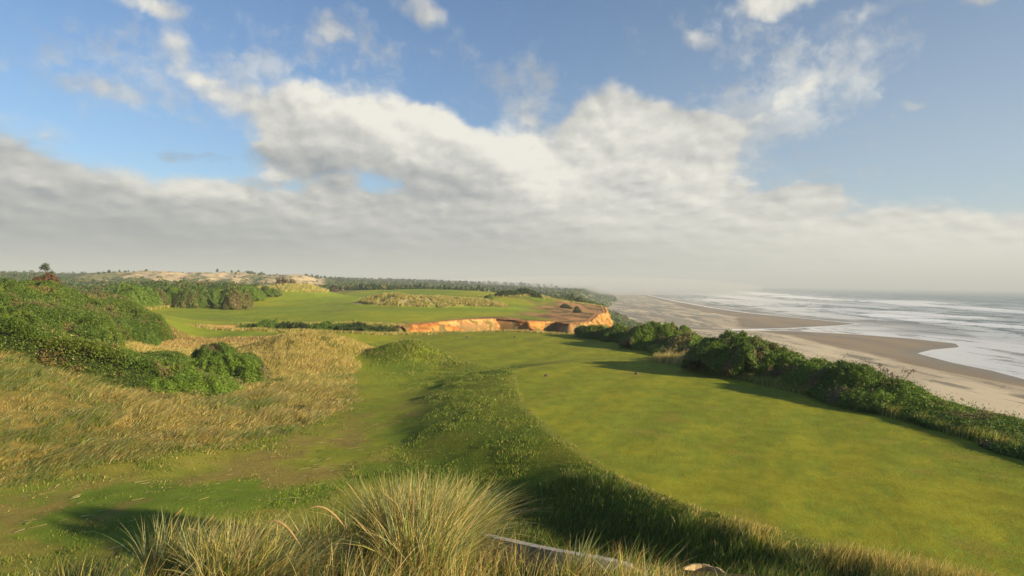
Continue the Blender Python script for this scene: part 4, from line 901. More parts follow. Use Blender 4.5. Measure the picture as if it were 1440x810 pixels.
def build_thicket():
    """continuous low shrub cover of the left hill: nobody could count it"""
    x, y = scatter(HILL_THICKET, 800, 0)
    mr_ = np.random.default_rng(3); MOUNDS = []
    while len(MOUNDS) < 58:
        mx, my = mr_.uniform(-66, -15), mr_.uniform(34, 78); 
        if sdf(np.array(mx), np.array(my), HILL_THICKET) > -.3: continue
        if any((mx - q[0]) ** 2 + (my - q[1]) ** 2 < 4.2 ** 2 for q in MOUNDS) and mr_.random() < .93: continue
        MOUNDS.append((mx, my, mr_.uniform(2.4, 5.2), mr_.uniform(.55, .95), mr_.uniform(.9, 2.1), mr_.uniform(-.6, .6)))
    d = sdf(x, y, HILL_THICKET)
    def cover(x, y):
        wx = x + (fbm(x / 2.1, y / 2.1, 3, 702) - .5) * 2.6; wy = y + (fbm(x / 2.1, y / 2.1, 3, 703) - .5) * 2.6
        best = np.zeros(x.shape)
        for (mx, my, mr, ma, mh, mrot) in MOUNDS:            # rounded bushes grown into each other, creases between them
            dx, dy = wx - mx, wy - my; u = (dx * math.cos(mrot) + dy * math.sin(mrot)) / mr; v = (-dx * math.sin(mrot) + dy * math.cos(mrot)) / (mr * ma)
            best = np.maximum(best, mh * np.sqrt(np.clip(1 - u * u - v * v, 0, 1)))
        gap = ss(fbm(x / 3.3, y / 3.3, 3, 141), .54, .62)
        lum = fbm(x / 1.1, y / 1.1, 3, 711)
        return (best * (1 - gap * .3) + .10 + (lum - .5) * .22) * (1 - gap * ss(best, 1.2, .7))
    dd = sdf(x, y, HILL_THICKET); k = (dd < 0) & (x > -.80 * y - 3); x, y, dd = x[k], y[k], dd[k]
    keep = rng.random(len(x)) < np.clip(1.15 - y / 160, .4, 1); x, y, dd = x[keep], y[keep], dd[keep]
    def hh(x, y, dd): return cover(x, y) * ss(-dd, 0, 1.2)
    h = hh(x, y, dd); e = .12
    zx = Hat(x + e, y) + hh(x + e, y, dd) - Hat(x, y) - h; zy = Hat(x, y + e) + hh(x, y + e, dd) - Hat(x, y) - h
    N = unit(np.stack([-zx / e, -zy / e, np.ones(len(x))], -1)); k = h > .08
    x, y, h, N = x[k], y[k], h[k], N[k]; n = len(x)
    P = np.stack([x, y, Hat(x, y) + h], -1) - N * (rng.random(n) ** 2 * .3)[:, None]
    a = fbm(x / 6, y / 6, 3, 721)[:, None]; f = np.clip(fbm(x / .8, y / .8, 3, 731) * .8 + rng.normal(0, .22, n) + .1, 0, 1)[:, None]
    col = (np.array((.060, .120, .014)) * (1 - a) + np.array((.095, .155, .016)) * a) * (1 - f) + (np.array((.110, .195, .026)) * (1 - a) + np.array((.17, .24, .03)) * a) * f
    col = col * .86; pm = ss(fbm(x / 1.7, y / 1.7, 4, 741, .6), .60, .66)[:, None] * (rng.random((n, 1)) < .6); col = col * (1 - pm) + np.array((.21, .155, .075)) * pm
    yl = ss(fbm(x / 4.5, y / 4.5, 3, 745), .52, .64)[:, None]; col = col * (1 + yl * np.array((.28, .12, 0)))
    sp = rng.random(n) < .08; P[sp] += (N[sp] * .5 + (0, 0, .5)) * rng.exponential(.12, (sp.sum(), 1))
    col[rng.random(n) < .015] = (.34, .26, .12)
    sz = .062 + .0009 * y
    V, c = leaf_mesh(P, N + np.array((0, 0, .25)), sz, col)
    tag(mesh_obj('shrub_thicket', V, np.arange(len(V)), 3, M_leaf, c), 'dense low green shrub cover over the left hill', 'thicket', kind='stuff')
    print('thicket', n)
    # dark sheet under it, shade between the leaves put into its colour
    xs = np.arange(-72, -14, .35); ys = np.arange(33, 79, .35); X, Y = np.meshgrid(xs, ys); D = sdf(X, Y, HILL_THICKET); H = hh(X, Y, D)
    Z = Hat(X.ravel(), Y.ravel()).reshape(X.shape) + np.where(H > .1, H * .6 - .2, -.2)
    nx = len(xs); i = np.arange(len(ys) - 1)[:, None]; j = np.arange(nx - 1)[None]; q = i * nx + j
    F = np.stack([q, q + 1, q + nx + 1, q + nx], -1).reshape(-1, 4); F = F[(D.reshape(-1)[F] < 0).all(1)]
    ids, inv = np.unique(F, return_inverse=True); Vv = np.stack([X, Y, Z], -1).reshape(-1, 3)[ids]
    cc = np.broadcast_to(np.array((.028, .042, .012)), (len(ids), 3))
    tag(mesh_obj('shrub_underlayer', Vv, inv.ravel(), 4, M_core, cc, smooth=True), 'shade-painted dark undergrowth beneath the hill shrubs', 'underlayer', kind='stuff')
build_thicket()

# ------------------------------------------------------------------ ribbons and tubes
def tube(paths, radii, sides=6):
    V, F = [], []; nv = 0
    for P, Rd in zip(paths, radii):
        P = np.asarray(P, float); Rd = np.asarray(Rd, float); T = unit(np.gradient(P, axis=0))
        ref = np.array((0, 0, 1.0)) if abs(T[0, 2]) < .9 else np.array((1.0, 0, 0))
        A = unit(np.cross(T, ref)); B = np.cross(T, A); an = np.linspace(0, 2 * np.pi, sides, endpoint=False)
        ring = P[:, None] + (A[:, None] * np.cos(an)[None, :, None] + B[:, None] * np.sin(an)[None, :, None]) * Rd[:, None, None]
        n = len(P); V.append(ring.reshape(-1, 3)); i = np.arange(n - 1)[:, None]; j = np.arange(sides)[None]; j2 = (j + 1) % sides
        F.append(np.stack([i * sides + j, i * sides + j2, (i + 1) * sides + j2, (i + 1) * sides + j], -1).reshape(-1, 4) + nv); nv += n * sides
    return np.concatenate(V), np.concatenate(F)

def lone_tree(name, label, u, vtop, d, wpx, tiers, kind='blue', seed=0):
    x0 = (u - 720) / 960 * d; g = float(np.ravel(Hat(x0, d))[0]); H = CAMZ - (vtop - hor(u)) / 960 * d - g; wd = wpx / 960 * d
    root = empty(name, (x0, d, g)); tag(root, label, 'tree')
    paths = [np.array([(0, 0, -.2), (.1, 0, H * .3), (-.1, .1, H * .6), (.15, 0, H * .93)])]; rad = [np.array((.22, .18, .13, .05)) * H / 7]
    P, N = [], []
    for (dx, hz, w, t, n) in tiers:
        c = np.array((dx * wd, 0, hz * H)); paths.append(np.array([(0, 0, (hz - .16) * H), c * (.6, .6, 1) + (0, 0, -.06 * H), c])); rad.append(np.array((.09, .06, .03)) * H / 7)
        v = unit(rng.normal(0, 1, (n, 3))); rr = rng.random((n, 1)) ** .4; wob = (.75 + .5 * rng.random((n, 1)))
        P.append(c + v * rr * wob * np.array((w * wd / 2, w * wd / 2.2, t * H / 2)) + rng.normal(0, .12, (n, 3))); N.append(v + (0, 0, .4))
    V, F = tube(paths, rad); mesh_obj('trunk', V, F.ravel(), 4, M_stem, np.broadcast_to((.10, .075, .05), (len(V), 3)), smooth=True, parent=root)
    P = np.concatenate(P); N = np.concatenate(N); lo, hi = np.array(GREENS[kind][0]), np.array(GREENS[kind][1]); f = rng.random((len(P), 1))
    V, c = leaf_mesh(P, N, np.full(len(P), .22), lo * (1 - f) + hi * f); mesh_obj('crown', V, np.arange(len(V)), 3, M_leaf, c, parent=root)
lone_tree('wind_shaped_tree', 'lone wind-shaped tree with layered crown above the rusty shrub', 66, 370.5, 150, 22, [(-.12, .94, .42, .14, 420), (-.3, .86, .34, .10, 260), (.02, .84, .3, .12, 240), (.30, .70, .42, .14, 340), (.05, .64, .4, .12, 260), (-.26, .60, .5, .14, 340), (.2, .45, .8, .22, 700), (-.15, .36, .8, .24, 700)])

# ------------------------------------------------------------------ distant woods
def build_woods():
    """far-off wood that reads as one mass"""
    def crowns(n, gen, hmin, hmax, leaves, lf, cols):
        x, y = gen(n); z = height(x, y); h = rng.uniform(hmin, hmax, len(x)); w = h * rng.uniform(.45, .8, len(x))
        n = len(x); k = np.repeat(np.arange(n), leaves); m = len(k)
        v = unit(rng.normal(0, 1, (m, 3))); v[:, 2] = np.abs(v[:, 2]) * 1.0 - .25
        cone = rng.random(n) < .12
        tz = rng.random(m); rad = np.where(cone[k], (1 - tz) * .5 + .04, np.sqrt(np.clip(1 - (tz * 1.5 - .5) ** 2, 0, 1)) * .55)
        P = np.stack([x[k] + v[:, 0] * w[k] * rad, y[k] + v[:, 1] * w[k] * rad, z[k] + h[k] * (.12 + .88 * tz)], -1)
        c = np.array(cols)[rng.integers(0, len(cols), n)][k] * rng.uniform(.75, 1.25, (m, 1))
        return P, v, c, np.full(m, lf) * (h[k] / hmax) 
    sets = []
    def g1(n):
        r = np.exp(rng.uniform(np.log(330), np.log(1300), n)); th = rng.uniform(-.72, .16, n); x, y = r * np.sin(th), r * np.cos(th)
        k = (sdf(x, y, LAND) < -8) & ~((th > -.60) & (th < -.25) & (r > 470) & (r < 1000) & (fbm(x / 40, y / 40, 3, 801) < .68))
        k &= rng.random(len(x)) < .25 + ss(-sdf(x, y, LAND), 10, 160)
        k &= ~((r < 480) & (th < -.26) & (fbm(x / 30, y / 30, 3, 803) < .45))
        return x[k], y[k]
    sets.append(crowns(11000, g1, 1.1, 2.9, 34, 1.5, [(.055, .095, .026), (.08, .12, .03), (.045, .08, .026), (.11, .115, .045)]))
    def g2(n):
        r = np.exp(rng.uniform(np.log(1200), np.log(4200), n)); th = rng.uniform(-.72, .12, n); x, y = r * np.sin(th), r * np.cos(th)
        dl_ = -sdf(x, y, LAND); k = (dl_ > 40) & (rng.random(len(x)) < ss(dl_, 20, 420)); return x[k], y[k]
    sets.append(crowns(9000, g2, 3, 6.5, 26, 6.0, [(.055, .085, .030), (.07, .10, .032), (.045, .07, .028)]))
    P = np.concatenate([s[0] for s in sets]); v = np.concatenate([s[1] for s in sets]); c = np.concatenate([s[2] for s in sets]); lf = np.concatenate([s[3] for s in sets])
    V, cc = leaf_mesh(P, v + (0, 0, .4), lf, c, asp=.8)
    tag(mesh_obj('distant_woods', V, np.arange(len(V)), 3, M_leaf, cc), 'hazy low woods stretching to the horizon', 'woods', kind='stuff')
    print('woods', len(P))
    # scrub between fairway belt and dunes, and over the far seaward slope
    n = 2600; r = np.exp(rng.uniform(np.log(150), np.log(560), n)); th = rng.uniform(-.72, -.26, n); x, y = r * np.sin(th), r * np.cos(th)
    k = (fbm(x / 22, y / 22, 3, 811) > .42) & (x < -76 - 0 * y); x, y = x[k], y[k]
    n2 = 1500; y2 = np.exp(rng.uniform(np.log(250), np.log(1500), n2)); sx = np.interp(y2, [270, 440, 680, 1100, 1500], [34, 46, 60, 115, 160]); fx = np.interp(y2, [p[1] for p in FOOT[1:]], [p[0] for p in FOOT[1:]])
    x2 = sx + (fx - sx) * rng.uniform(-.4, .95, n2); x = np.r_[x, x2]; y = np.r_[y, y2]
    z = height(x, y); rr = np.hypot(x, y); h = rng.uniform(.8, 2.6, len(x)) * np.where(x > 0, .6, 1); w = h * rng.uniform(1.2, 2.4, len(x)); L = 90
    k = np.repeat(np.arange(len(x)), L); m = len(k); v = unit(rng.normal(0, 1, (m, 3))); v[:, 2] = np.abs(v[:, 2])
    P = np.stack([x[k] + v[:, 0] * w[k] * .6, y[k] + v[:, 1] * w[k] * .6, z[k] + v[:, 2] * h[k]], -1) + rng.normal(0, .1, (m, 3))
    cols = np.array([(.06, .11, .022), (.09, .14, .028), (.05, .085, .022), (.15, .13, .05), (.16, .10, .05)]); c = cols[rng.choice(5, len(x), p=[.3, .3, .25, .1, .05])][k] * rng.uniform(.75, 1.25, (m, 1))
    V, cc = leaf_mesh(P, v, .28 + rr[k] * .0008, c, asp=.8)
    tag(mesh_obj('dune_scrub', V, np.arange(len(V)), 3, M_leaf, cc), 'patchy low scrub between the bush belt, the dunes and the beach slope', 'scrub', kind='stuff')
build_woods()

# ------------------------------------------------------------------ foreground: tufts, grasses, board, barrel
def tuft(name, label, x0, y0, rad, H, n, leand, wt, seed, group=None, lean=(.3, 1.2), wide=.0072):
    g = float(np.ravel(Hat(x0, y0))[0]); root = empty(name, (x0, y0, g)); tag(root, label, 'grass tuft', group)
    def part(pname, n, hmul, w, cols, wts, lm, segs=6, droop=.30):
        a = rng.uniform(0, 2 * np.pi, n); r = np.sqrt(rng.random(n)) * rad * .55; ox, oy = r * np.cos(a), r * np.sin(a)
        x, y = x0 + ox, y0 + oy; z = Hat(x, y) - .03
        h = H * hmul * rng.uniform(.55, 1.12, n); ln = rng.uniform(lean[0], lean[1], n) * lm
        # blades fan out from the heart of the tuft and bend with the wind
        fan = np.stack([np.cos(a), np.sin(a)], -1) * (r / (rad * .55))[:, None] * .58
        segsV = 2 * segs + 1; V = np.zeros((n, segsV, 3)); ang = rng.uniform(0, 2 * np.pi, n); fx, fy = np.cos(ang), np.sin(ang)
        dx = fan[:, 0] + leand[0] * ln + rng.normal(0, .26, n); dy = fan[:, 1] + leand[1] * ln + rng.normal(0, .26, n)
        for k in range(segs + 1):
            t = k / segs; b = t ** 1.9; dr = droop * (dx ** 2 + dy ** 2)
            cx, cy, cz = x + dx * h * (.25 * t + .75 * b), y + dy * h * (.25 * t + .75 * b), z + h * (t - np.minimum(dr, .6) * t ** 3)
            ww = w * (1 - t ** 2.2) * .5 * rng.uniform(.7, 1.2)
            if k < segs: V[:, 2 * k] = np.stack([cx - fx * ww, cy - fy * ww, cz], -1); V[:, 2 * k + 1] = np.stack([cx + fx * ww, cy + fy * ww, cz], -1)
            else: V[:, -1] = np.stack([cx, cy, cz], -1)
        V -= np.array((x0, y0, g)); bi = (np.arange(n) * segsV)[:, None]
        q = np.concatenate([np.concatenate([bi + 2 * k, bi + 2 * k + 1, bi + 2 * k + 3, bi + 2 * k + 2], 1) for k in range(segs - 1)]); tr = np.concatenate([bi + 2 * segs - 2, bi + 2 * segs - 1, bi + 2 * segs], 1)
        c = np.repeat(pick(cols, wts, n)[:, None], segsV, 1).copy(); tt = np.repeat(np.arange(segs), 2) / segs; tt = np.r_[tt, 1.0]
        straw = np.array((.42, .33, .14)); mixv = (np.clip(tt - .62, 0, 1) * 1.5)[None, :, None] * rng.random((n, 1, 1)); c = c * (1 - mixv) + straw * mixv
        return mesh_obj(pname, V.reshape(-1, 3), np.concatenate([q.ravel(), tr.ravel()]), np.concatenate([np.full(len(q), 4), np.full(n, 3)]), M_grass, c.reshape(-1, 3), parent=root), (x, y, z, h, dx, dy)
    part('blades', n, 1.0, wide, BLUEG + STRAW + GRN, wt, 1.0)
    part('bent_blades', n // 6, .8, wide, BLUEG + STRAW + GRN, wt, 2.2, 6, .55)
    part('dead_leaves', n // 4, .62, wide * 1.2, STRAW + [(.20, .12, .06)], [2, 2, 2, 3, 2], 1.3, 5, .42)
    return root
def seed_heads(parent, x0, y0, spots, col=(.42, .30, .14)):
    """spikes of marram: a thin stalk with a thick cylindrical head"""
    g = parent.location
    for i, (dx, dy, h, lx, ly, hl) in enumerate(spots):
        z = float(np.ravel(Hat(x0 + dx, y0 + dy))[0]) - g[2]; t = np.linspace(0, 1, 9)
        P = np.stack([dx + lx * t ** 1.8, dy + ly * t ** 1.8, z + h * (t - .12 * t ** 3)], -1); ss_ = np.linspace(1, 1 + hl / h, 10)
        Q = np.stack([dx + lx * ss_ ** 1.8, dy + ly * ss_ ** 1.8, z + h * (ss_ - .12 * ss_ ** 3 - (abs(lx) > .25) * (ss_ - 1) ** 2 * 6)], -1)
        V, F = tube([P], [np.full(9, .0016)], 4); mesh_obj('stalk', V, F.ravel(), 4, M_grass, np.broadcast_to((.30, .27, .10), (len(V), 3)), parent=parent)
        rr = .0065 * np.sin(np.linspace(.15, np.pi * .97, 10)) ** .6 * (1 + .15 * rng.random(10)); V, F = tube([Q], [rr], 7); mesh_obj('seed_head', V, F.ravel(), 4, M_grass, np.broadcast_to(col, (len(V), 3)), parent=parent)
def build_foreground():
    B = [3, 4, 1.5, 4, 3, 1.2, 3, .8, 1.2, .5, 1.5]
    t = tuft('marram_tuft', 'big domed marram tuft in the sun, beside the left end of the grey board', -.68, 5.15, .60, .70, 3400, (.22, .05), B, 1)
    seed_heads(t, -.62, 5.15, [(-.1, 0, .72, .12, 0, .10), (.12, .1, .70, .16, 0, .09), (-.3, -.1, .5, -.05, 0, .1)])
    t = tuft('marram_tuft', 'bright fan of marram blades at the bottom, left of the big domed tuft', -1.60, 4.25, .62, .43, 2800, (.70, .0), B, 2)
    seed_heads(t, -1.60, 4.25, [(-.25, 0, .45, .35, 0, .14), (-.1, .1, .50, .4, .1, .15)])
    t = tuft('marram_tuft', 'tall leaning marram tuft left of the bright fan, with arching seed spikes', -2.15, 4.5, .42, .48, 1000, (.75, .1), B, 3)
    seed_heads(t, -2.15, 4.5, [(-.2, 0, .50, .14, 0, .10), (-.35, 0, .42, .35, 0, .15), (.05, 0, .42, .1, 0, .1)])
    t = tuft('marram_tuft', 'thin shaded marram tuft near the bottom left corner', -3.1, 4.9, .35, .42, 360, (.7, 0), [5, 3, 5, 1, 1, .5, 1, 3, 2, 3, 1], 4)
    seed_heads(t, -3.1, 4.9, [(-.25, 0, .42, .1, 0, .07), (.2, 0, .30, .06, 0, .08)])
    tuft('marram_tuft', 'dark brown-leaved tuft in the hollow between the bright fan and the big dome', -1.15, 4.7, .42, .50, 900, (.25, 0), [1, .5, 2, 1, 2, 4, 1, 2, 1, 3, .3], 5)
    tuft('marram_tuft', 'loose upright tuft in front of the big dome, at the bottom edge', -.55, 4.3, .36, .55, 600, (.35, 0), B, 6)
    tuft('marram_tuft', 'small bluish tuft growing through the middle of the grey board', .45, 4.50, .12, .36, 70, (.2, 0), [5, 4, 4, .3, .3, 0, .3, 1, 1, 1, 1], 7)
    # mixed grass covering the dune around the tufts
    n = 34000; x = rng.uniform(-4.2, 2.0, n); y = rng.uniform(3.2, 6.4, n); cl = fbm(x / .35, y / .35, 3, 901)
    bf = (y < 4.85) | (x < -.9)
    k = (rng.random(n) < (.10 + 1.1 * (cl - .3)) * np.where(x > -.4, 1.2, 1.0) * np.where(x < -2.2, .45, 1)) & bf & (x < 1.15 + (4.6 - y) * .3); x, y, cl = x[k], y[k], cl[k]; n = len(x)
    h = (.14 + .30 * cl) * rng.uniform(.6, 1.2, n) * np.where(x > -.25, np.clip((4.95 - y) * 1.3 + .30, .2, .95) * np.where(x > .85, .5, 1), 1)
    c = pick(STRAW + [(.20, .11, .05)] + GRN + BLUEG, [3, 3, 4, 1.5, 2, 1, 1.5, 1, 1.5, 1, 1, 2], n)
    tag(blades('foreground_grass', x, y, h, rng.uniform(.0025, .0055, n), rng.uniform(.2, .8, n), c, 5, leand=(.4, 0), spread=.55, droop=.12), 'mixed brown and green grass covering the near dune', 'grass', kind='stuff')
build_foreground()

def mat_wood(name, c1, c2, axis=(1, 12, 12)):
    m = bpy.data.materials.new(name); m.use_nodes = True; g = NT(m.node_tree); g.n.clear(); out = g.n.new('ShaderNodeOutputMaterial')
    tc = g.n.new('ShaderNodeTexCoord').outputs['Object']; p = g.vmath('MULTIPLY', tc, axis)
    n = g.noise(p, 5, 7, .65); n2 = g.noise(tc, 30, 4, .6)
    c = g.mix(g.ramp(n, .35, .68), (*c1, 1), (*c2, 1)); c = g.mix(g.ramp(n2, .62, .75), c, (.10, .085, .06, 1))
    bp = g.new('ShaderNodeBump', {'Strength': .6, 'Distance': .01, 'Height': n})
    b = g.new('ShaderNodeBsdfPrincipled', {'Base Color': c, 'Roughness': .8, 'Specular IOR Level': .2, 'Normal': bp.outputs[0]}); g.l.new(b.outputs[0], out.inputs[0]); return m
M_wood = mat_wood('weathered_board', (.22, .22, .225), (.36, .355, .35)); M_wood2 = mat_wood('pale_wood', (.40, .32, .19), (.30, .22, .12)); M_dark = mat_wood('dark_wood', (.07, .055, .04), (.12, .095, .07), (1, 1, 1))
M_iron = mat_wood('iron_band', (.06, .06, .065), (.12, .10, .09), (1, 1, 1))

def ribbon_box(name, P, th, up, mat, parent, outw=None):
    """a board bent along P (top centre line): thickness th across, height up downwards"""
    P = np.asarray(P, float); T = unit(np.gradient(P, axis=0)); S = unit(np.cross(T, (0, 0, 1.0))); n = len(P)
    V = []
    for (s, z) in ((-.5, 0), (.5, 0), (.5, -1), (-.5, -1)): V.append(P + S * th * s + np.array((0, 0, 1.0)) * z * np.asarray(up)[:, None] if not np.isscalar(up) else P + S * th * s + np.array((0, 0, z * up)))
    V = np.stack(V, 1).reshape(-1, 3); F = []
    for i in range(n - 1):
        for k in range(4): k2 = (k + 1) % 4; F.append((i * 4 + k, i * 4 + k2, (i + 1) * 4 + k2, (i + 1) * 4 + k))
    F += [(3, 2, 1, 0), tuple((n - 1) * 4 + k for k in range(4))]
    me = bpy.data.meshes.new(name); me.from_pydata([tuple(v) for v in V], [], F); me.update(); me.materials.append(mat)
    o = bpy.data.objects.new(name, me); C.objects.link(o); o.parent = parent
    b = o.modifiers.new('edge', 'BEVEL'); b.width = .003; b.segments = 2; return o
def PT(u, v, d): return np.array(((u - 720) / 960 * d, d, CAMZ - (v - hor(u)) / 960 * d))
def build_board():
    pts = np.array([PT(672, 749, 5.25), PT(720, 760, 5.12), PT(770, 771, 4.98), PT(820, 780, 4.86), (PT(862, 787, 4.78)), PT(893, 795, 4.74)])
    t = np.linspace(0, 5, 40); P = np.stack([np.interp(t, range(6), pts[:, k]) for k in range(3)], -1)
    kk = np.ones(7) / 7
    for k in range(3): P[3:-3, k] = np.convolve(P[:, k], kk, 'valid')
    o0 = P[20].copy(); root = empty('timber_edging', o0); tag(root, 'weathered grey bent board edging the dune beside the big marram tuft', 'timber edging')
    ribbon_box('plank', P - o0, .055, .22, M_wood, root)
    # sawn end sloping away, sunlight painted as paler wood; posts that hold the plank
    e = P[-1] - o0; ribbon_box('end_board', np.array([e + (.0, .0, -.004), e + (.07, -.03, -.05), e + (.13, -.07, -.13)]), .05, .30, M_wood2, root)
    for i in (6, 22, 36):
        V, F = tube([np.array([(0, 0, -.5), (0, 0, -.03)]) + P[i] - o0 + (-.0, .06, 0)], [np.array((.035, .035))], 8)
        mesh_obj('post', V, F.ravel(), 4, M_dark, np.broadcast_to((.1, .08, .06), (len(V), 3)), parent=root)
def build_barrel():
    d = 6.6; u = 996; c = PT(u, 806, d); rad = .205; H = .62
    root = empty('half_buried_barrel', (c[0], c[1], c[2] - H)); tag(root, 'open wooden barrel with iron-banded rim at the bottom edge, right of the board', 'barrel')
    ns = 18
    V, F, cols = [], [], []
    for i in range(ns):
        a0, a1 = 2 * np.pi * (i + .03) / ns, 2 * np.pi * (i + .97) / ns; jz = rng.normal(0, .004)
        base = len(V); hs = np.linspace(0, 1, 7)
        for h in hs:
            R0 = rad * (1 + .10 * math.sin(math.pi * (h * .62 + .38)) - .0); R0 = rad * (1.0 + .13 * (1 - h) ** .7 * (h ** .3))
            for (rr, a) in ((R0, a0), (R0, a1), (R0 - .022, a1), (R0 - .022, a0)): V.append((rr * math.cos(a), rr * math.sin(a), h * H + jz * (h == 1)))
        for k in range(6):
            for q in range(4): q2 = (q + 1) % 4; F.append((base + k * 4 + q, base + k * 4 + q2, base + k * 4 + 4 + q2, base + k * 4 + 4 + q))
        F.append((base + 24, base + 25, base + 26, base + 27))
    me = bpy.data.meshes.new('staves'); me.from_pydata(V, [], F); me.update(); me.materials.append(M_wood2); o = bpy.data.objects.new('staves', me); C.objects.link(o); o.parent = root
    for hz in (.86, .45):
        an = np.linspace(0, 2 * np.pi, 49); r0 = rad * (1.0 + .13 * (1 - hz) ** .7 * (hz ** .3)) + .002
        V = []; F = []
        for j, a in enumerate(an[:-1]):
            for (rr, z) in ((r0, hz * H - .018), (r0 + .004, hz * H - .018), (r0 + .004, hz * H + .018), (r0, hz * H + .018)): V.append((rr * math.cos(a), rr * math.sin(a), z))
        for j in range(48):
            for q in range(4): F.append((j * 4 + q, j * 4 + (q + 1) % 4, ((j + 1) % 48) * 4 + (q + 1) % 4, ((j + 1) % 48) * 4 + q))
        me = bpy.data.meshes.new('hoop'); me.from_pydata(V, [], F); me.update(); me.materials.append(M_iron); o = bpy.data.objects.new('hoop', me); C.objects.link(o); o.parent = root
    an = np.linspace(0, 2 * np.pi, 33)[:-1]; V = [(0, 0, H - .07)] + [((rad - .024) * math.cos(a), (rad - .024) * math.sin(a), H - .07 - .01) for a in an]; F = [(0, 1 + j, 1 + (j + 1) % 32) for j in range(32)]
    me = bpy.data.meshes.new('lid'); me.from_pydata(V, [], F); me.update(); me.materials.append(M_wood); o = bpy.data.objects.new('lid', me); C.objects.link(o); o.parent = root
build_board(); build_barrel()

# ------------------------------------------------------------------ tee markers, twigs
def marker(name, label, u, v, z0, col):
    x, y = W(u, v, z0); z = float(np.ravel(Hat(x, y))[0]); root = empty(name, (x, y, z)); tag(root, label, 'tee marker', 'small dark tee markers on the lawns')
    V = []; F = []; prof = [(.0, .07), (.085, .065), (.105, .03), (.10, 0)]; prof = [(0, .125), (.05, .12), (.09, .09), (.105, .05), (.095, .01), (.07, -.01)]; m = 14
    for (r, h) in prof:
        for j in range(m): a = 2 * np.pi * j / m; V.append((r * 1.25 * math.cos(a), r * math.sin(a), h))
    for i in range(len(prof) - 1):
        for j in range(m): F.append((i * m + j, (i + 1) * m + j, (i + 1) * m + (j + 1) % m, i * m + (j + 1) % m))
    me = bpy.data.meshes.new('marker_block'); me.from_pydata(V, [], F); me.update(); me.materials.append(M_dark); me.shade_smooth(); o = bpy.data.objects.new('marker_block', me); C.objects.link(o); o.parent = root
    V, Fq = tube([np.array([(0, 0, -.12), (0, 0, .005)])], [np.array((.012, .012))], 6); mesh_obj('spike', V, Fq.ravel(), 4, M_iron, np.broadcast_to((.1, .1, .1), (len(V), 3)), parent=root)
marker('tee_marker', 'tee marker in the sun near the far end of the near tee', 770, 529.5, .03, 0)
marker('tee_marker', 'tee marker at the edge of the pale grass shadow on the near tee', 897, 526.5, .03, 0)
marker('tee_marker', 'tee marker on the left part of the farther tee lawn', 658, 475, -.5, 0)
marker('tee_marker', 'tee marker on the middle of the farther tee lawn', 725, 474.5, -.5, 0)
def build_twigs():
    c = PT(1272, 548, 31); g = float(np.ravel(Hat(c[0], c[1]))[0]); root = empty('bare_twigs', (c[0], c[1], g)); tag(root, 'bare dark twigs rising above the cliff-edge shrubs against the beach', 'twigs')
    o = np.array((c[0], c[1], g)); zt = c[2] - g
    def Q(u, v): return PT(u, v, 31) - o
    st = [[Q(1252, 560), Q(1243, 534), Q(1239, 514)], [Q(1244, 536), Q(1248, 526), Q(1244, 520)], [Q(1272, 562), Q(1274, 534), Q(1286, 520)], [Q(1277, 530), Q(1280, 524), Q(1274, 522)], [Q(1262, 560), Q(1252, 532), Q(1249, 521)], [Q(1262, 556), Q(1258, 534), Q(1256, 526)], [Q(1262, 552), Q(1262, 540), Q(1264, 530)]]
    V, F = tube([np.array(s) for s in st], [np.array((.016, .012, .006))] * len(st), 5); mesh_obj('stems', V, F.ravel(), 4, M_stem, np.broadcast_to((.11, .085, .06), (len(V), 3)), parent=root)
    P = []
    for s in st:
        e = s[-1]; P += [e + rng.normal(0, .045, 3) for _ in range(26)]
        P += [s[1] + (e - s[1]) * t + rng.normal(0, .04, 3) for t in rng.random(12)]
    P = np.array(P); V, cc = leaf_mesh(P, rng.normal(0, 1, P.shape), np.full(len(P), .065), pick([(.07, .06, .03), (.10, .08, .04)], [1, 1], len(P))); mesh_obj('withered_leaves', V, np.arange(len(V)), 3, M_leaf, cc, parent=root)
build_twigs()

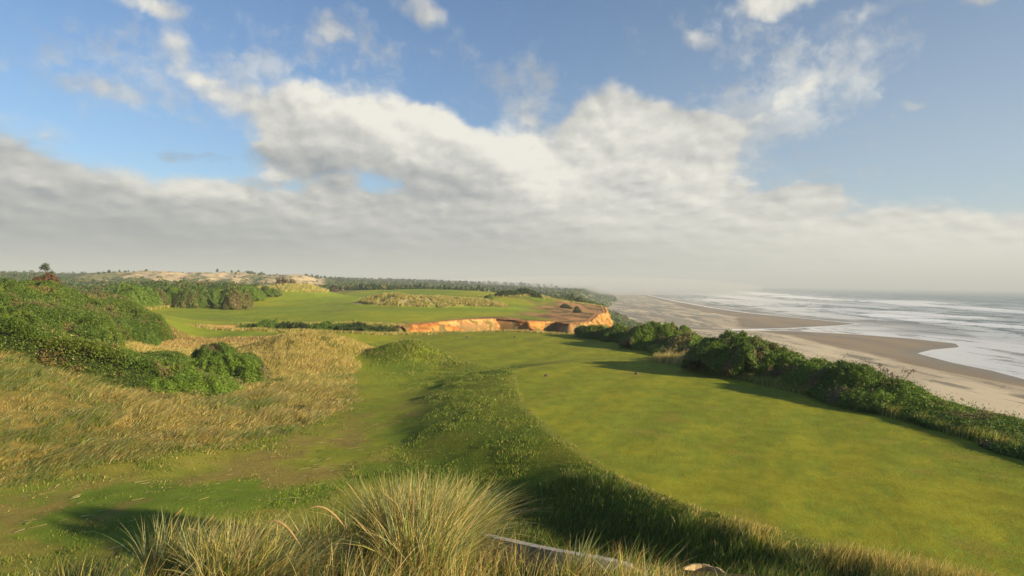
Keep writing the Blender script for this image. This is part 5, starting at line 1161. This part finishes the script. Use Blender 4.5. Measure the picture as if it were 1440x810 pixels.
# ------------------------------------------------------------------ air
def box_volume(name, lo, hi, dens, col, label):
    me = bpy.data.meshes.new(name); (x0, y0, z0), (x1, y1, z1) = lo, hi
    v = [(x0, y0, z0), (x1, y0, z0), (x1, y1, z0), (x0, y1, z0), (x0, y0, z1), (x1, y0, z1), (x1, y1, z1), (x0, y1, z1)]
    me.from_pydata(v, [], [(0, 3, 2, 1), (4, 5, 6, 7), (0, 1, 5, 4), (1, 2, 6, 5), (2, 3, 7, 6), (3, 0, 4, 7)]); me.update()
    m = bpy.data.materials.new(name); m.use_nodes = True; g = NT(m.node_tree); g.n.clear(); out = g.n.new('ShaderNodeOutputMaterial')
    pv = g.new('ShaderNodeVolumePrincipled', {'Color': (*col, 1), 'Density': dens, 'Anisotropy': 0.0}); g.l.new(pv.outputs[0], out.inputs['Volume'])
    me.materials.append(m); o = bpy.data.objects.new(name, me); C.objects.link(o); tag(o, label, 'haze', kind='stuff'); return o
box_volume('haze', (-31000, -31000, -28.2), (31000, 31000, 125)  , .00034, (.60, .68, .76), 'pale sea haze over land and water')

def fog_bank():
    """bank of sea fog lying along the far coast: a soft-edged ellipsoid of air"""
    m, k = 32, 16; V = [(0, 0, -1)]; F = []
    for i in range(1, k):
        a = math.pi * i / k - math.pi / 2
        for j in range(m): b = 2 * math.pi * j / m; V.append((math.cos(a) * math.cos(b), math.cos(a) * math.sin(b), math.sin(a)))
    V.append((0, 0, 1))
    for j in range(m): F.append((0, 1 + (j + 1) % m, 1 + j)); F.append((len(V) - 1, 1 + (k - 2) * m + j, 1 + (k - 2) * m + (j + 1) % m))
    for i in range(k - 2):
        for j in range(m): F.append((1 + i * m + j, 1 + i * m + (j + 1) % m, 1 + (i + 1) * m + (j + 1) % m, 1 + (i + 1) * m + j))
    me = bpy.data.meshes.new('fog_bank'); me.from_pydata([(v[0] * 620, v[1] * 2500, v[2] * 34) for v in V], [], F); me.update()
    mt = bpy.data.materials.new('fog'); mt.use_nodes = True; g = NT(mt.node_tree); g.n.clear(); out = g.n.new('ShaderNodeOutputMaterial')
    pv = g.new('ShaderNodeVolumePrincipled', {'Color': (.73, .79, .85, 1), 'Density': .0015, 'Anisotropy': 0.0}); g.l.new(pv.outputs[0], out.inputs['Volume'])
    me.materials.append(mt); o = bpy.data.objects.new('fog_bank', me); C.objects.link(o); o.location = (430, 3500, 0); o.rotation_euler.z = R(-7.5)
    tag(o, 'bank of pale sea fog lying over the far coast', 'fog', kind='stuff')
fog_bank()
